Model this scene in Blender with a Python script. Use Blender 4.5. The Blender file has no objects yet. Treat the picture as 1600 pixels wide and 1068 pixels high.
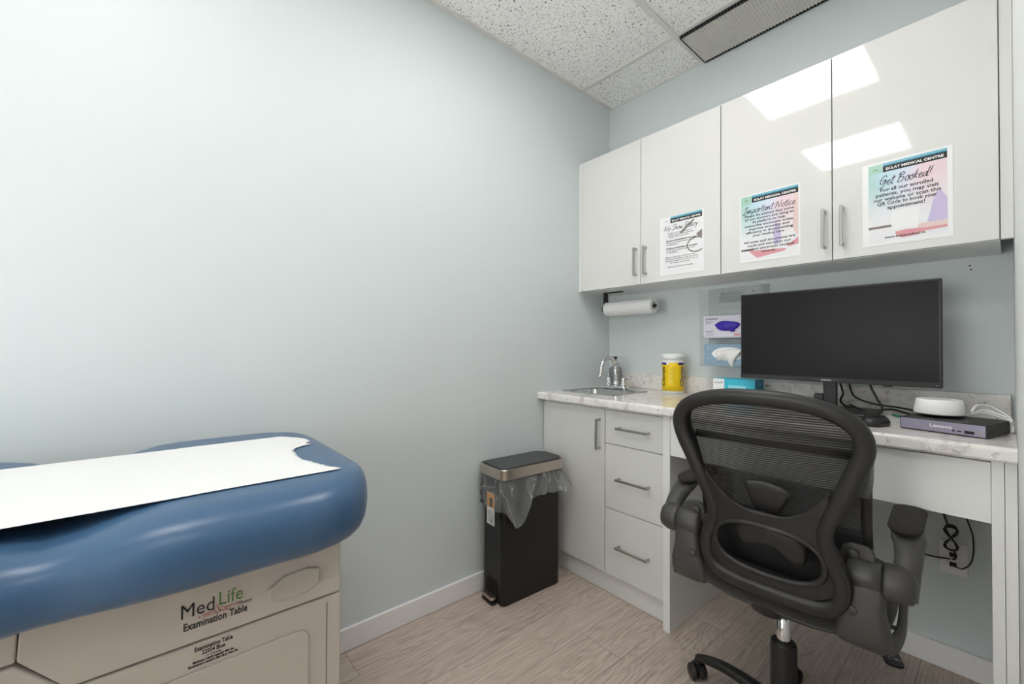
import bpy, bmesh, math, random
from mathutils import Vector, Matrix
random.seed(7)
R = math.radians
SC = bpy.context.scene
COL = SC.collection

# ---------------------------------------------------------------- camera
F_PX, YAW, PITCH, ROLL = 658.4452, 49.636, 0.8, 0.35
cam_d = bpy.data.cameras.new('camera')
cam = bpy.data.objects.new('camera', cam_d)
COL.objects.link(cam)
cam_d.sensor_fit = 'HORIZONTAL'; cam_d.sensor_width = 36.0
cam_d.lens = F_PX / 1600 * 36.0
cam_d.clip_start = 0.005
cam.location = (1.6355, -2.2017, 1.148)
yw, pt, ro = R(YAW), R(PITCH), R(ROLL)
Fv = Vector((-math.sin(yw)*math.cos(pt), math.cos(yw)*math.cos(pt), math.sin(pt)))
Rv = Vector((math.cos(yw), math.sin(yw), 0)); Uv = Rv.cross(Fv)
R2 = Rv*math.cos(ro) + Uv*math.sin(ro); U2 = -Rv*math.sin(ro) + Uv*math.cos(ro)
cam.rotation_euler = Matrix((R2, U2, -Fv)).transposed().to_euler()
SC.camera = cam

# ---------------------------------------------------------------- light and exposure
wd = bpy.data.worlds.new('world'); SC.world = wd; wd.use_nodes = True
wd.node_tree.nodes['Background'].inputs[0].default_value = (1, 0.985, 0.96, 1)
wd.node_tree.nodes['Background'].inputs[1].default_value = 7.0
SC.view_settings.view_transform = 'Standard'; SC.view_settings.look = 'None'
SC.view_settings.exposure = 0.52; SC.view_settings.gamma = 1.0
SC.view_settings.use_curve_mapping = False
PANEL_STRENGTH = 7.5

# ---------------------------------------------------------------- materials
def srgb(c):
    return tuple(((v/255)/12.92 if v/255 <= .04045 else ((v/255+.055)/1.055)**2.4) for v in c) + (1,)
def newmat(name):
    m = bpy.data.materials.new(name); m.use_nodes = True
    return m, m.node_tree, m.node_tree.nodes['Principled BSDF']
def mat(name, c, rough=.5, metal=0, spec=.5, coat=0, bump=None, sheen=0, var=None, alpha=1):
    """c is an sRGB 0-255 colour; bump=(scale, strength); var=(scale, second colour)"""
    m, nt, b = newmat(name)
    b.inputs['Base Color'].default_value = srgb(c)
    b.inputs['Roughness'].default_value = rough; b.inputs['Metallic'].default_value = metal
    b.inputs['Specular IOR Level'].default_value = spec
    b.inputs['Coat Weight'].default_value = coat; b.inputs['Coat Roughness'].default_value = .03
    b.inputs['Sheen Weight'].default_value = sheen; b.inputs['Alpha'].default_value = alpha
    tc = nt.nodes.new('ShaderNodeTexCoord')
    if bump:
        n = nt.nodes.new('ShaderNodeTexNoise'); n.inputs['Scale'].default_value = bump[0]; n.inputs['Detail'].default_value = 4
        nt.links.new(tc.outputs['Object'], n.inputs['Vector'])
        bp = nt.nodes.new('ShaderNodeBump'); bp.inputs['Strength'].default_value = bump[1]; bp.inputs['Distance'].default_value = .002
        nt.links.new(n.outputs['Fac'], bp.inputs['Height']); nt.links.new(bp.outputs['Normal'], b.inputs['Normal'])
    if var:
        n = nt.nodes.new('ShaderNodeTexNoise'); n.inputs['Scale'].default_value = var[0]; n.inputs['Detail'].default_value = 5
        nt.links.new(tc.outputs['Object'], n.inputs['Vector'])
        mx = nt.nodes.new('ShaderNodeMix'); mx.data_type = 'RGBA'
        mx.inputs[6].default_value = srgb(c); mx.inputs[7].default_value = srgb(var[1])
        nt.links.new(n.outputs['Fac'], mx.inputs[0]); nt.links.new(mx.outputs[2], b.inputs['Base Color'])
    return m
def nd(nt, t, **kw):
    n = nt.nodes.new(t)
    for k, v in kw.items(): n.inputs[k].default_value = v
    return n
def ramp(nt, pts):
    r = nt.nodes.new('ShaderNodeValToRGB'); e = r.color_ramp.elements
    while len(e) < len(pts): e.new(.5)
    for i, (p, c) in enumerate(pts): e[i].position = p; e[i].color = c if len(c) == 4 else srgb(c)
    return r
L = lambda nt, a, b: nt.links.new(a, b)

def m_floor():
    m, nt, b = newmat('plank_floor')
    tc = nd(nt, 'ShaderNodeTexCoord')
    mp = nd(nt, 'ShaderNodeMapping'); mp.inputs['Rotation'].default_value = (0, 0, R(90)); mp.inputs['Location'].default_value = (.35, .02, 0)
    L(nt, tc.outputs['Object'], mp.inputs['Vector'])
    br = nd(nt, 'ShaderNodeTexBrick', Scale=1.0); br.offset = .37
    br.inputs['Mortar Size'].default_value = .0009; br.inputs['Brick Width'].default_value = 1.22; br.inputs['Row Height'].default_value = .18
    br.inputs['Color1'].default_value = (0, 0, 0, 1); br.inputs['Color2'].default_value = (1, 1, 1, 1); br.inputs['Mortar'].default_value = (.5, .5, .5, 1)
    L(nt, mp.outputs[0], br.inputs['Vector'])
    # per-plank offset of the grain
    sep = nd(nt, 'ShaderNodeSeparateColor'); L(nt, br.outputs['Color'], sep.inputs[0])
    off = nd(nt, 'ShaderNodeVectorMath'); off.operation = 'MULTIPLY_ADD'
    cmb = nd(nt, 'ShaderNodeCombineXYZ'); L(nt, sep.outputs[0], cmb.inputs[0]); L(nt, sep.outputs[0], cmb.inputs[1]); L(nt, sep.outputs[0], cmb.inputs[2])
    L(nt, cmb.outputs[0], off.inputs[0]); off.inputs[1].default_value = (7.3, 3.1, 9.7); L(nt, mp.outputs[0], off.inputs[2])
    st = nd(nt, 'ShaderNodeMapping'); st.inputs['Scale'].default_value = (1.6, 9, 1); L(nt, off.outputs[0], st.inputs['Vector'])
    n1 = nd(nt, 'ShaderNodeTexNoise', Scale=.9, Detail=2.0, Distortion=.3); L(nt, st.outputs[0], n1.inputs['Vector'])
    # cathedral rings: sine of the slow noise
    mu = nd(nt, 'ShaderNodeMath'); mu.operation = 'MULTIPLY'; mu.inputs[1].default_value = 120; L(nt, n1.outputs['Fac'], mu.inputs[0])
    si = nd(nt, 'ShaderNodeMath'); si.operation = 'SINE'; L(nt, mu.outputs[0], si.inputs[0])
    s2 = nd(nt, 'ShaderNodeMapping'); s2.inputs['Scale'].default_value = (3, 90, 1); L(nt, off.outputs[0], s2.inputs['Vector'])
    n2 = nd(nt, 'ShaderNodeTexNoise', Scale=2.0, Detail=6.0, Roughness=.65); L(nt, s2.outputs[0], n2.inputs['Vector'])
    a = nd(nt, 'ShaderNodeMath'); a.operation = 'MULTIPLY_ADD'; a.inputs[1].default_value = .055; L(nt, si.outputs[0], a.inputs[0]); L(nt, n2.outputs['Fac'], a.inputs[2])
    a2 = nd(nt, 'ShaderNodeMath'); a2.operation = 'MULTIPLY_ADD'; a2.inputs[1].default_value = .10; L(nt, sep.outputs[0], a2.inputs[0]); L(nt, a.outputs[0], a2.inputs[2])
    rp = ramp(nt, [(.27, (150, 132, 121)), (.50, (189, 173, 161)), (.78, (212, 198, 187))]); L(nt, a2.outputs[0], rp.inputs[0])
    mx = nd(nt, 'ShaderNodeMix'); mx.data_type = 'RGBA'; mx.inputs[7].default_value = srgb((120, 104, 96))
    L(nt, br.outputs['Fac'], mx.inputs[0]); L(nt, rp.outputs[0], mx.inputs[6]); L(nt, mx.outputs[2], b.inputs['Base Color'])
    b.inputs['Roughness'].default_value = .42
    bp = nd(nt, 'ShaderNodeBump', Strength=.25, Distance=.001); L(nt, a.outputs[0], bp.inputs['Height']); L(nt, bp.outputs[0], b.inputs['Normal'])
    return m
def m_tile():
    m, nt, b = newmat('fissured_ceiling_tile')
    tc = nd(nt, 'ShaderNodeTexCoord')
    n0 = nd(nt, 'ShaderNodeTexNoise', Scale=30.0, Detail=2.0); L(nt, tc.outputs['Object'], n0.inputs['Vector'])
    va = nd(nt, 'ShaderNodeVectorMath'); va.operation = 'MULTIPLY_ADD'; va.inputs[1].default_value = (.04, .04, 0)
    L(nt, n0.outputs['Color'], va.inputs[0]); L(nt, tc.outputs['Object'], va.inputs[2])
    v = nd(nt, 'ShaderNodeTexNoise', Scale=150.0, Detail=2.0, Roughness=.6); L(nt, va.outputs[0], v.inputs['Vector'])
    rp = ramp(nt, [(.355, (98, 94, 88)), (.40, (252, 250, 247))]); L(nt, v.outputs['Fac'], rp.inputs[0])
    L(nt, rp.outputs[0], b.inputs['Base Color']); b.inputs['Roughness'].default_value = .95
    bp = nd(nt, 'ShaderNodeBump', Strength=.5, Distance=.002); L(nt, rp.outputs[0], bp.inputs['Height']); L(nt, bp.outputs[0], b.inputs['Normal'])
    return m
def m_counter():
    m, nt, b = newmat('marble_laminate')
    tc = nd(nt, 'ShaderNodeTexCoord')
    n1 = nd(nt, 'ShaderNodeTexNoise', Scale=9.0, Detail=7.0, Roughness=.62, Distortion=1.2); L(nt, tc.outputs['Object'], n1.inputs['Vector'])
    n2 = nd(nt, 'ShaderNodeTexNoise', Scale=42.0, Detail=6.0, Roughness=.7, Distortion=.8); L(nt, tc.outputs['Object'], n2.inputs['Vector'])
    r1 = ramp(nt, [(.36, (205, 198, 194)), (.50, (232, 228, 224)), (.66, (236, 231, 228))]); L(nt, n1.outputs['Fac'], r1.inputs[0])
    r2 = ramp(nt, [(.33, (168, 162, 160)), (.43, (255, 255, 255))]); L(nt, n2.outputs['Fac'], r2.inputs[0])
    mx = nd(nt, 'ShaderNodeMix'); mx.data_type = 'RGBA'; mx.blend_type = 'MULTIPLY'; mx.inputs[0].default_value = .8
    L(nt, r1.outputs[0], mx.inputs[6]); L(nt, r2.outputs[0], mx.inputs[7]); L(nt, mx.outputs[2], b.inputs['Base Color'])
    b.inputs['Roughness'].default_value = .16; b.inputs['Specular IOR Level'].default_value = .5
    return m
def m_clear(name, tint, gloss=.12, diff=.05, haze=None):
    """thin clear plastic: mostly transparent, a little gloss, a little white scatter"""
    m = bpy.data.materials.new(name); m.use_nodes = True; nt = m.node_tree; nt.nodes.clear()
    out = nd(nt, 'ShaderNodeOutputMaterial')
    t = nd(nt, 'ShaderNodeBsdfTransparent'); t.inputs[0].default_value = tint
    g = nd(nt, 'ShaderNodeBsdfGlossy'); g.inputs['Roughness'].default_value = .08
    d = nd(nt, 'ShaderNodeBsdfDiffuse'); d.inputs[0].default_value = (.85, .88, .88, 1)
    m1 = nd(nt, 'ShaderNodeMixShader'); m2 = nd(nt, 'ShaderNodeMixShader')
    fr = nd(nt, 'ShaderNodeLayerWeight', Blend=gloss)
    L(nt, fr.outputs['Fresnel'], m2.inputs[0])
    m1.inputs[0].default_value = diff
    if not haze: nt.links.remove(m2.inputs[0].links[0]); m2.inputs[0].default_value = gloss
    if haze:
        tc = nd(nt, 'ShaderNodeTexCoord')
        mp = nd(nt, 'ShaderNodeMapping'); mp.inputs['Scale'].default_value = haze[1]; L(nt, tc.outputs['Object'], mp.inputs['Vector'])
        n = nd(nt, 'ShaderNodeTexNoise', Scale=haze[0], Detail=3.0, Distortion=2.0); L(nt, mp.outputs[0], n.inputs['Vector'])
        s = nd(nt, 'ShaderNodeMath'); s.operation = 'SUBTRACT'; s.inputs[1].default_value = .5; L(nt, n.outputs['Fac'], s.inputs[0])
        ab = nd(nt, 'ShaderNodeMath'); ab.operation = 'ABSOLUTE'; L(nt, s.outputs[0], ab.inputs[0])
        rp = ramp(nt, [(0, (.55,)*3+(1,)), (.012, (.20,)*3+(1,)), (.3, (.06,)*3+(1,))]); L(nt, ab.outputs[0], rp.inputs[0]); L(nt, rp.outputs[0], m1.inputs[0])
    L(nt, t.outputs[0], m1.inputs[1]); L(nt, d.outputs[0], m1.inputs[2])
    L(nt, m1.outputs[0], m2.inputs[1]); L(nt, g.outputs[0], m2.inputs[2]); L(nt, m2.outputs[0], out.inputs[0])
    return m
def m_mesh():
    m, nt, b = newmat('chair_mesh')
    b.inputs['Base Color'].default_value = srgb((38, 37, 36)); b.inputs['Roughness'].default_value = .6
    tc = nd(nt, 'ShaderNodeTexCoord'); sx = nd(nt, 'ShaderNodeSeparateXYZ'); L(nt, tc.outputs['Object'], sx.inputs[0])
    mu = nd(nt, 'ShaderNodeMath'); mu.operation = 'MULTIPLY'; mu.inputs[1].default_value = 2*math.pi/.0062; L(nt, sx.outputs['Z'], mu.inputs[0])
    si = nd(nt, 'ShaderNodeMath'); si.operation = 'SINE'; L(nt, mu.outputs[0], si.inputs[0])
    rp = ramp(nt, [(.25, (.76,)*3+(1,)), (.6, (.97,)*3+(1,))]); ma = nd(nt, 'ShaderNodeMath'); ma.operation = 'MULTIPLY_ADD'; ma.inputs[1].default_value = .5; ma.inputs[2].default_value = .5
    L(nt, si.outputs[0], ma.inputs[0]); L(nt, ma.outputs[0], rp.inputs[0]); L(nt, rp.outputs[0], b.inputs['Alpha'])
    return m
def m_emit(name, col, s):
    m = bpy.data.materials.new(name); m.use_nodes = True; nt = m.node_tree; nt.nodes.clear()
    o = nd(nt, 'ShaderNodeOutputMaterial'); e = nd(nt, 'ShaderNodeEmission'); e.inputs[0].default_value = col; e.inputs[1].default_value = s
    L(nt, e.outputs[0], o.inputs[0]); return m
def m_print(name, kind):
    """printed notice paper: pastel washes that belong to the print"""
    m, nt, b = newmat(name)
    tc = nd(nt, 'ShaderNodeTexCoord'); sx = nd(nt, 'ShaderNodeSeparateXYZ'); L(nt, tc.outputs['Object'], sx.inputs[0])
    n = nd(nt, 'ShaderNodeTexNoise', Scale=14.0, Detail=1.0); L(nt, tc.outputs['Object'], n.inputs['Vector'])
    if kind == 'wash':
        h = ramp(nt, [(.0, (178, 214, 206)), (.25, (196, 224, 236)), (.5, (222, 226, 242)), (.75, (240, 214, 222)), (1, (236, 216, 224))])
        mr = nd(nt, 'ShaderNodeMapRange'); mr.inputs[1].default_value = -.1; mr.inputs[2].default_value = .1; L(nt, sx.outputs['X'], mr.inputs[0])
        ad = nd(nt, 'ShaderNodeMath'); ad.operation = 'MULTIPLY_ADD'; ad.inputs[1].default_value = .3; L(nt, n.outputs['Fac'], ad.inputs[0]); L(nt, mr.outputs[0], ad.inputs[2])
        su = nd(nt, 'ShaderNodeMath'); su.operation = 'SUBTRACT'; su.inputs[1].default_value = .15; L(nt, ad.outputs[0], su.inputs[0]); L(nt, su.outputs[0], h.inputs[0])
        v = nd(nt, 'ShaderNodeMapRange'); v.inputs[1].default_value = -.06; v.inputs[2].default_value = .07; L(nt, sx.outputs['Z'], v.inputs[0])
        mx = nd(nt, 'ShaderNodeMix'); mx.data_type = 'RGBA'; mx.inputs[6].default_value = srgb((236, 236, 238)); L(nt, v.outputs[0], mx.inputs[0]); L(nt, h.outputs[0], mx.inputs[7])
        L(nt, mx.outputs[2], b.inputs['Base Color'])
    else:
        b.inputs['Base Color'].default_value = srgb((238, 238, 240))
    b.inputs['Roughness'].default_value = .12; return m

M = {}
M['wall'] = mat('wall_paint', (214, 221, 222), .55, bump=(300, .06))
M['wallr'] = mat('white_wall_paint', (238, 239, 238), .55, bump=(300, .06))
M['floor'] = m_floor(); M['tile'] = m_tile(); M['counter'] = m_counter()
M['trim'] = mat('white_trim_paint', (238, 236, 236), .35)
M['tee'] = mat('ceiling_tee_paint', (222, 220, 216), .5)
M['cab'] = mat('gloss_white_laminate', (224, 223, 220), .05, spec=.55, coat=.35)
M['cabm'] = mat('white_melamine', (232, 231, 229), .3)
M['nickel'] = mat('brushed_nickel', (178, 176, 172), .28, metal=1)
M['chrome'] = mat('chrome', (225, 225, 226), .07, metal=1)
M['steel'] = mat('stainless_steel', (196, 196, 194), .24, metal=1)
M['satin'] = mat('satin_steel', (196, 186, 176), .3, metal=1)
M['black'] = mat('black_plastic', (30, 29, 29), .4)
M['blackm'] = mat('matt_black_plastic', (40, 39, 38), .55, bump=(500, .08))
M['bin'] = mat('black_painted_steel', (20, 18, 18), .28)
M['lid'] = mat('charcoal_lid_plastic', (62, 63, 65), .45, bump=(700, .1))
M['chair'] = mat('dark_grey_nylon', (33, 31, 30), .42, bump=(900, .1))
M['arm'] = mat('grey_nylon', (62, 60, 58), .42, bump=(900, .1))
M['fabric'] = mat('black_fabric', (22, 20, 20), .9, sheen=.2, bump=(1200, .5))
M['padfab'] = mat('arm_pad_fabric', (42, 38, 36), .9, bump=(1500, .8))
M['mesh'] = m_mesh()
M['vinyl'] = mat('blue_vinyl', (62, 94, 128), .30, spec=.5, bump=(600, .06))
M['paper'] = mat('white_paper', (232, 232, 231), .8, bump=(60, .05))
M['beige'] = mat('beige_plastic', (188, 178, 168), .42, bump=(900, .05))
M['beige2'] = mat('grey_beige_plastic', (180, 172, 161), .42)
M['groove'] = mat('dark_groove', (80, 70, 62), .7)
M['ink'] = mat('black_ink', (22, 22, 24), .5)
M['inkg'] = mat('grey_ink', (92, 90, 92), .5)
M['inkgreen'] = mat('green_ink', (88, 130, 62), .5)
M['inkred'] = mat('red_ink', (160, 48, 44), .5)
M['white'] = mat('white_plastic', (240, 240, 239), .35)
M['whitecoat'] = mat('laminated_sheet', (241, 240, 240), .1)
M['teal'] = mat('teal_print', (122, 186, 204), .15); M['teald'] = mat('dark_teal_print', (60, 116, 136), .15)
M['mint'] = mat('mint_print', (170, 208, 190), .15)
M['purple'] = mat('lilac_print', (206, 194, 226), .15)
M['pinkp'] = mat('pink_print', (224, 160, 166), .15); M['blush'] = mat('blush_print', (232, 208, 204), .15)
M['taupe'] = mat('taupe_print', (140, 128, 128), .15)
M['wash'] = m_print('pastel_notice_print', 'wash'); M['plainp'] = m_print('plain_notice_print', 'plain')
M['screen'] = mat('monitor_screen', (27, 27, 28), .35, spec=.15)
M['acryl'] = m_clear('clear_acrylic', (.975, .99, .99, 1), .04, .06)
M['acrylb'] = m_clear('clear_acrylic_back', (.98, .99, .99, 1), .05, .22)
M['liner'] = m_clear('clear_bin_liner', (.93, .93, .93, 1), .28, .1, haze=(7, (1, 1, .45)))
M['yellow'] = mat('yellow_label', (247, 208, 18), .3); M['yelg'] = mat('yellow_green_print', (214, 200, 40), .4)
M['navy'] = mat('navy_print', (44, 40, 120), .3)
M['lav'] = mat('pale_lilac_card', (228, 222, 236), .5)
M['glove'] = mat('violet_nitrile', (66, 38, 190), .35, bump=(120, 1), var=(60, (40, 20, 150)))
M['tisb'] = mat('tissue_box_blue', (140, 166, 188), .5)
M['tissue'] = mat('tissue_paper', (240, 238, 233), .9, bump=(60, .6))
M['cyan'] = mat('cyan_card', (52, 184, 210), .4); M['cyand'] = mat('dark_cyan_card', (24, 128, 170), .4); M['cyanl'] = mat('pale_cyan_card', (140, 218, 232), .4)
M['violetm'] = mat('anodised_violet_grey', (160, 154, 174), .35, metal=.3)
M['green'] = mat('green_rubber', (50, 128, 112), .5)
M['orange'] = mat('orange_print', (214, 160, 110), .5)
M['soap'] = mat('smoked_glass', (120, 124, 124), .12, spec=.8)
M['panel'] = m_emit('light_panel_diffuser', (1, .985, .96, 1), PANEL_STRENGTH)

# ---------------------------------------------------------------- builders
def tag(o, label=None, cat=None, group=None, kind=None):
    if label: o['label'] = label
    if cat: o['category'] = cat
    if group: o['group'] = group
    if kind: o['kind'] = kind
    return o
def empty(name, loc=(0, 0, 0), rz=0, label=None, cat=None, group=None):
    o = bpy.data.objects.new(name, None); COL.objects.link(o); o.empty_display_size = .05
    o.location = loc; o.rotation_euler = (0, 0, rz)
    return tag(o, label, cat, group)
def build(name, bm, m, parent=None, smooth=False, bevel=0, seg=2, sub=0, loc=None, rot=None, solid=0):
    me = bpy.data.meshes.new(name)
    bmesh.ops.recalc_face_normals(bm, faces=bm.faces)
    bm.to_mesh(me); bm.free(); me.materials.append(M[m] if isinstance(m, str) else m)
    o = bpy.data.objects.new(name, me); COL.objects.link(o)
    if parent: o.parent = parent
    if loc: o.location = loc
    if rot: o.rotation_euler = rot
    if smooth:
        for p in me.polygons: p.use_smooth = True
    if solid:
        s = o.modifiers.new('solid', 'SOLIDIFY'); s.thickness = solid; s.offset = 0
    if bevel:
        b = o.modifiers.new('bevel', 'BEVEL'); b.width = bevel; b.segments = seg; b.limit_method = 'ANGLE'; b.angle_limit = R(40)
        b.harden_normals = False
        for p in me.polygons: p.use_smooth = True
        w = o.modifiers.new('wn', 'WEIGHTED_NORMAL'); w.keep_sharp = True
    if sub:
        s = o.modifiers.new('sub', 'SUBSURF'); s.levels = sub; s.render_levels = sub
    return o
def box(bm, x0, x1, y0, y1, z0, z1, mtx=None):
    vs = [Vector((x, y, z)) for x in (x0, x1) for y in (y0, y1) for z in (z0, z1)]
    if mtx: vs = [mtx @ v for v in vs]
    v = [bm.verts.new(p) for p in vs]
    for f in ((0, 1, 3, 2), (4, 6, 7, 5), (0, 4, 5, 1), (2, 3, 7, 6), (0, 2, 6, 4), (1, 5, 7, 3)):
        bm.faces.new([v[i] for i in f])
    return bm
def B(*a): return box(bmesh.new(), *a)
def bxo(name, m, parent, x0, x1, y0, y1, z0, z1, bevel=.001, **k):
    return build(name, B(x0, x1, y0, y1, z0, z1), m, parent, bevel=bevel, **k)
def loft(rings, closed=True, caps=True, bm=None, loop=False):
    bm = bm or bmesh.new()
    vr = [[bm.verts.new(p) for p in r] for r in rings]
    n = len(vr[0]); k = len(vr)
    for i in range(k if loop else k-1):
        a, b = vr[i], vr[(i+1) % k]
        for j in range(n if closed else n-1):
            bm.faces.new((a[j], a[(j+1) % n], b[(j+1) % n], b[j]))
    if caps and closed and not loop:
        bm.faces.new(vr[0][::-1]); bm.faces.new(vr[-1])
    return bm
def lathe(prof, n=32, bm=None, c=(0, 0, 0), axis='z', caps=True):
    """prof: list of (radius, height)"""
    rings = []
    for r, h in prof:
        ring = []
        for i in range(n):
            a = 2*math.pi*i/n; u, v = r*math.cos(a), r*math.sin(a)
            p = {'z': (u, v, h), 'x': (h, u, v), 'y': (u, h, v)}[axis]
            ring.append((p[0]+c[0], p[1]+c[1], p[2]+c[2]))
        rings.append(ring)
    return loft(rings, caps=caps, bm=bm)
def spline(pts, n, closed=False):
    """Catmull-Rom through points (any dimension)"""
    P = [tuple(p) for p in pts]; k = len(P); out = []
    segs = k if closed else k-1
    g = (lambda i: P[i % k]) if closed else (lambda i: P[max(0, min(k-1, i))])
    for s in range(segs):
        a, b, c, d = g(s-1), g(s), g(s+1), g(s+2)
        for j in range(n):
            t = j/n
            out.append(tuple(.5*(2*q+(r-p)*t+(2*p-5*q+4*r-w)*t*t+(3*q-p-3*r+w)*t**3) for p, q, r, w in zip(a, b, c, d)))
    if not closed: out.append(P[-1])
    return out
def sweep(pts, rad, n=12, closed=False, bm=None, up=Vector((0, 0, 1)), power=2.0, caps=True):
    """tube along pts; rad = number, (a, b) or list of (a, b): a along the 'side', b along the 'up' axis"""
    P = [Vector(p) for p in pts]; k = len(P); rings = []
    for i in range(k):
        if closed: t = (P[(i+1) % k]-P[i-1]).normalized()
        else: t = (P[min(i+1, k-1)]-P[max(i-1, 0)]).normalized()
        if callable(up): u0 = up(i)
        else: u0 = up
        s = t.cross(u0)
        if s.length < 1e-4: s = t.cross(Vector((1, .01, 0)))
        s.normalize(); u = s.cross(t).normalized()
        r = rad[i] if isinstance(rad, list) else rad
        a, b = (r, r) if not isinstance(r, tuple) else r
        ring = []
        for j in range(n):
            th = 2*math.pi*j/n; c, d = math.cos(th), math.sin(th)
            e = 2/power
            ring.append(P[i] + s*a*math.copysign(abs(c)**e, c) + u*b*math.copysign(abs(d)**e, d))
        rings.append(ring)
    return loft(rings, bm=bm, loop=closed, caps=caps)
def poly(pts, d, plane='xz', at=0, bm=None):
    """prism: 2D outline pts in plane, thickness d from `at` along the third axis"""
    bm = bm or bmesh.new()
    f = {'xz': lambda a, b, c: (a, c, b), 'yz': lambda a, b, c: (c, a, b), 'xy': lambda a, b, c: (a, b, c)}[plane]
    v0 = [bm.verts.new(f(a, b, at)) for a, b in pts]; v1 = [bm.verts.new(f(a, b, at+d)) for a, b in pts]
    n = len(pts)
    for i in range(n): bm.faces.new((v0[i], v0[(i+1) % n], v1[(i+1) % n], v1[i]))
    bm.faces.new(v0[::-1]); bm.faces.new(v1)
    return bm
def rrect(x0, x1, y0, y1, r, n=6):
    out = []
    for cx, cy, a0 in ((x1-r, y1-r, 0), (x0+r, y1-r, 90), (x0+r, y0+r, 180), (x1-r, y0+r, 270)):
        for i in range(n+1):
            a = R(a0+90*i/n); out.append((cx+r*math.cos(a), cy+r*math.sin(a)))
    return out
ROT = {'-y': Matrix(((1, 0, 0), (0, 0, -1), (0, 1, 0))).to_4x4(),
       '+x': Matrix(((0, 0, 1), (1, 0, 0), (0, 1, 0))).to_4x4(),
       '+z': Matrix.Identity(4)}
def text(s, m, parent, loc, face='-y', size=.01, width=None, align='CENTER', shear=0, bold=0, name='lettering', extra=None, warp=None, spacing=1):
    cu = bpy.data.curves.new('t', 'FONT'); cu.body = s; cu.size = size; cu.align_x = align; cu.align_y = 'CENTER'
    cu.shear = shear; cu.offset = bold; cu.extrude = .00015; cu.resolution_u = 2; cu.space_character = spacing
    o = bpy.data.objects.new('t', cu); COL.objects.link(o)
    dg = bpy.context.evaluated_depsgraph_get(); dg.update()
    me = bpy.data.meshes.new_from_object(o.evaluated_get(dg))
    bpy.data.objects.remove(o); bpy.data.curves.remove(cu)
    me.name = name
    if width and len(me.vertices):
        xs = [v.co.x for v in me.vertices]; w = max(xs)-min(xs)
        if w > 0:
            for v in me.vertices: v.co.x *= width/w
    mt = Matrix.Translation(loc) @ (extra or Matrix.Identity(4)) @ ROT[face]
    if warp:
        for v in me.vertices: v.co = warp(v.co)
    else: me.transform(mt)
    me.materials.clear(); me.materials.append(M[m])
    r = bpy.data.objects.new(name, me); COL.objects.link(r); r.parent = parent
    return r

# hand-drawn script letters: strokes on a 1-unit x-height
GL = {
 'G': (1.5, [[(1.3, 1.7), (.9, 2.1), (.3, 1.5), (.2, .5), (.7, .3), (1.2, 1.0)], [(.6, .9), (1.3, 1.1), (1.0, -.2), (.3, -.7)]]),
 'B': (1.5, [[(.5, 1.9), (.2, .0)], [(.1, 1.5), (.7, 2.1), (1.2, 1.7), (.5, 1.1), (1.2, .9), (1.0, .1), (.1, .0)]]),
 'I': (.8, [[(.0, 1.6), (.5, 2.0), (.9, 1.9)], [(.6, 1.9), (.2, .0), (-.3, -.2)], [(-.2, .0), (.5, .0)]]),
 'N': (1.4, [[(.0, -.1), (.3, 1.8), (.8, .1), (1.3, 2.0)]]),
 'S': (1.1, [[(1.1, 1.7), (.7, 2.1), (.3, 1.5), (.9, .8), (.6, .0), (.0, .3)]]),
 'P': (1.2, [[(.4, 1.9), (.1, -.1)], [(.0, 1.5), (.6, 2.1), (1.2, 1.6), (.8, 1.0), (.3, .9)]]),
 'e': (.8, [[(.1, .4), (.6, .7), (.5, 1.0), (.15, .7), (.2, .1), (.5, .0), (.85, .35)]]),
 't': (.6, [[(.5, 1.8), (.2, .1), (.6, .1)], [(.0, 1.2), (.8, 1.35)]]),
 'o': (.8, [[(.5, 1.0), (.1, .7), (.15, .1), (.5, .0), (.75, .5), (.5, 1.0), (.9, .9)]]),
 'k': (.9, [[(.5, 2.0), (.1, .0)], [(.8, 1.0), (.25, .6), (.8, .0)]]),
 'd': (.9, [[(.7, .9), (.2, .8), (.1, .1), (.6, .3), (1.0, 2.0), (.75, .1), (.95, .1)]]),
 '!': (.5, [[(.6, 2.0), (.3, .5)], [(.22, .1), (.2, .0)]]),
 'm': (1.3, [[(.0, .0), (.2, 1.0), (.2, .2), (.55, 1.0), (.55, .1), (.95, 1.0), (1.0, .1), (1.3, .2)]]),
 'p': (.9, [[(.3, 1.0), (.0, -.9)], [(.2, .7), (.6, 1.0), (.8, .5), (.3, .1), (.9, .2)]]),
 'r': (.6, [[(.0, .0), (.2, 1.0), (.3, .7), (.65, .95)]]),
 'a': (.9, [[(.7, .9), (.2, .9), (.1, .1), (.55, .3), (.75, 1.0), (.65, .1), (.95, .2)]]),
 'n': (.9, [[(.0, .0), (.2, 1.0), (.2, .3), (.6, 1.0), (.65, .1), (.9, .2)]]),
 'i': (.4, [[(.2, 1.0), (.1, .1), (.4, .2)], [(.3, 1.4), (.33, 1.5)]]),
 'c': (.7, [[(.65, .9), (.3, 1.0), (.1, .3), (.3, .0), (.7, .3)]]),
 'h': (.9, [[(.4, 2.0), (.05, .0)], [(.15, .5), (.6, 1.0), (.6, .1), (.9, .2)]]),
 'w': (1.1, [[(.1, 1.0), (.15, .1), (.5, .7), (.65, .0), (1.1, 1.0)]]),
 'l': (.4, [[(.45, 2.0), (.1, .1), (.4, .2)]]),
 'y': (.9, [[(.1, 1.0), (.3, .3), (.7, .9)], [(.75, 1.0), (.4, -.6), (.0, -.8)]]),
 ' ': (.6, []),
}
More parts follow.
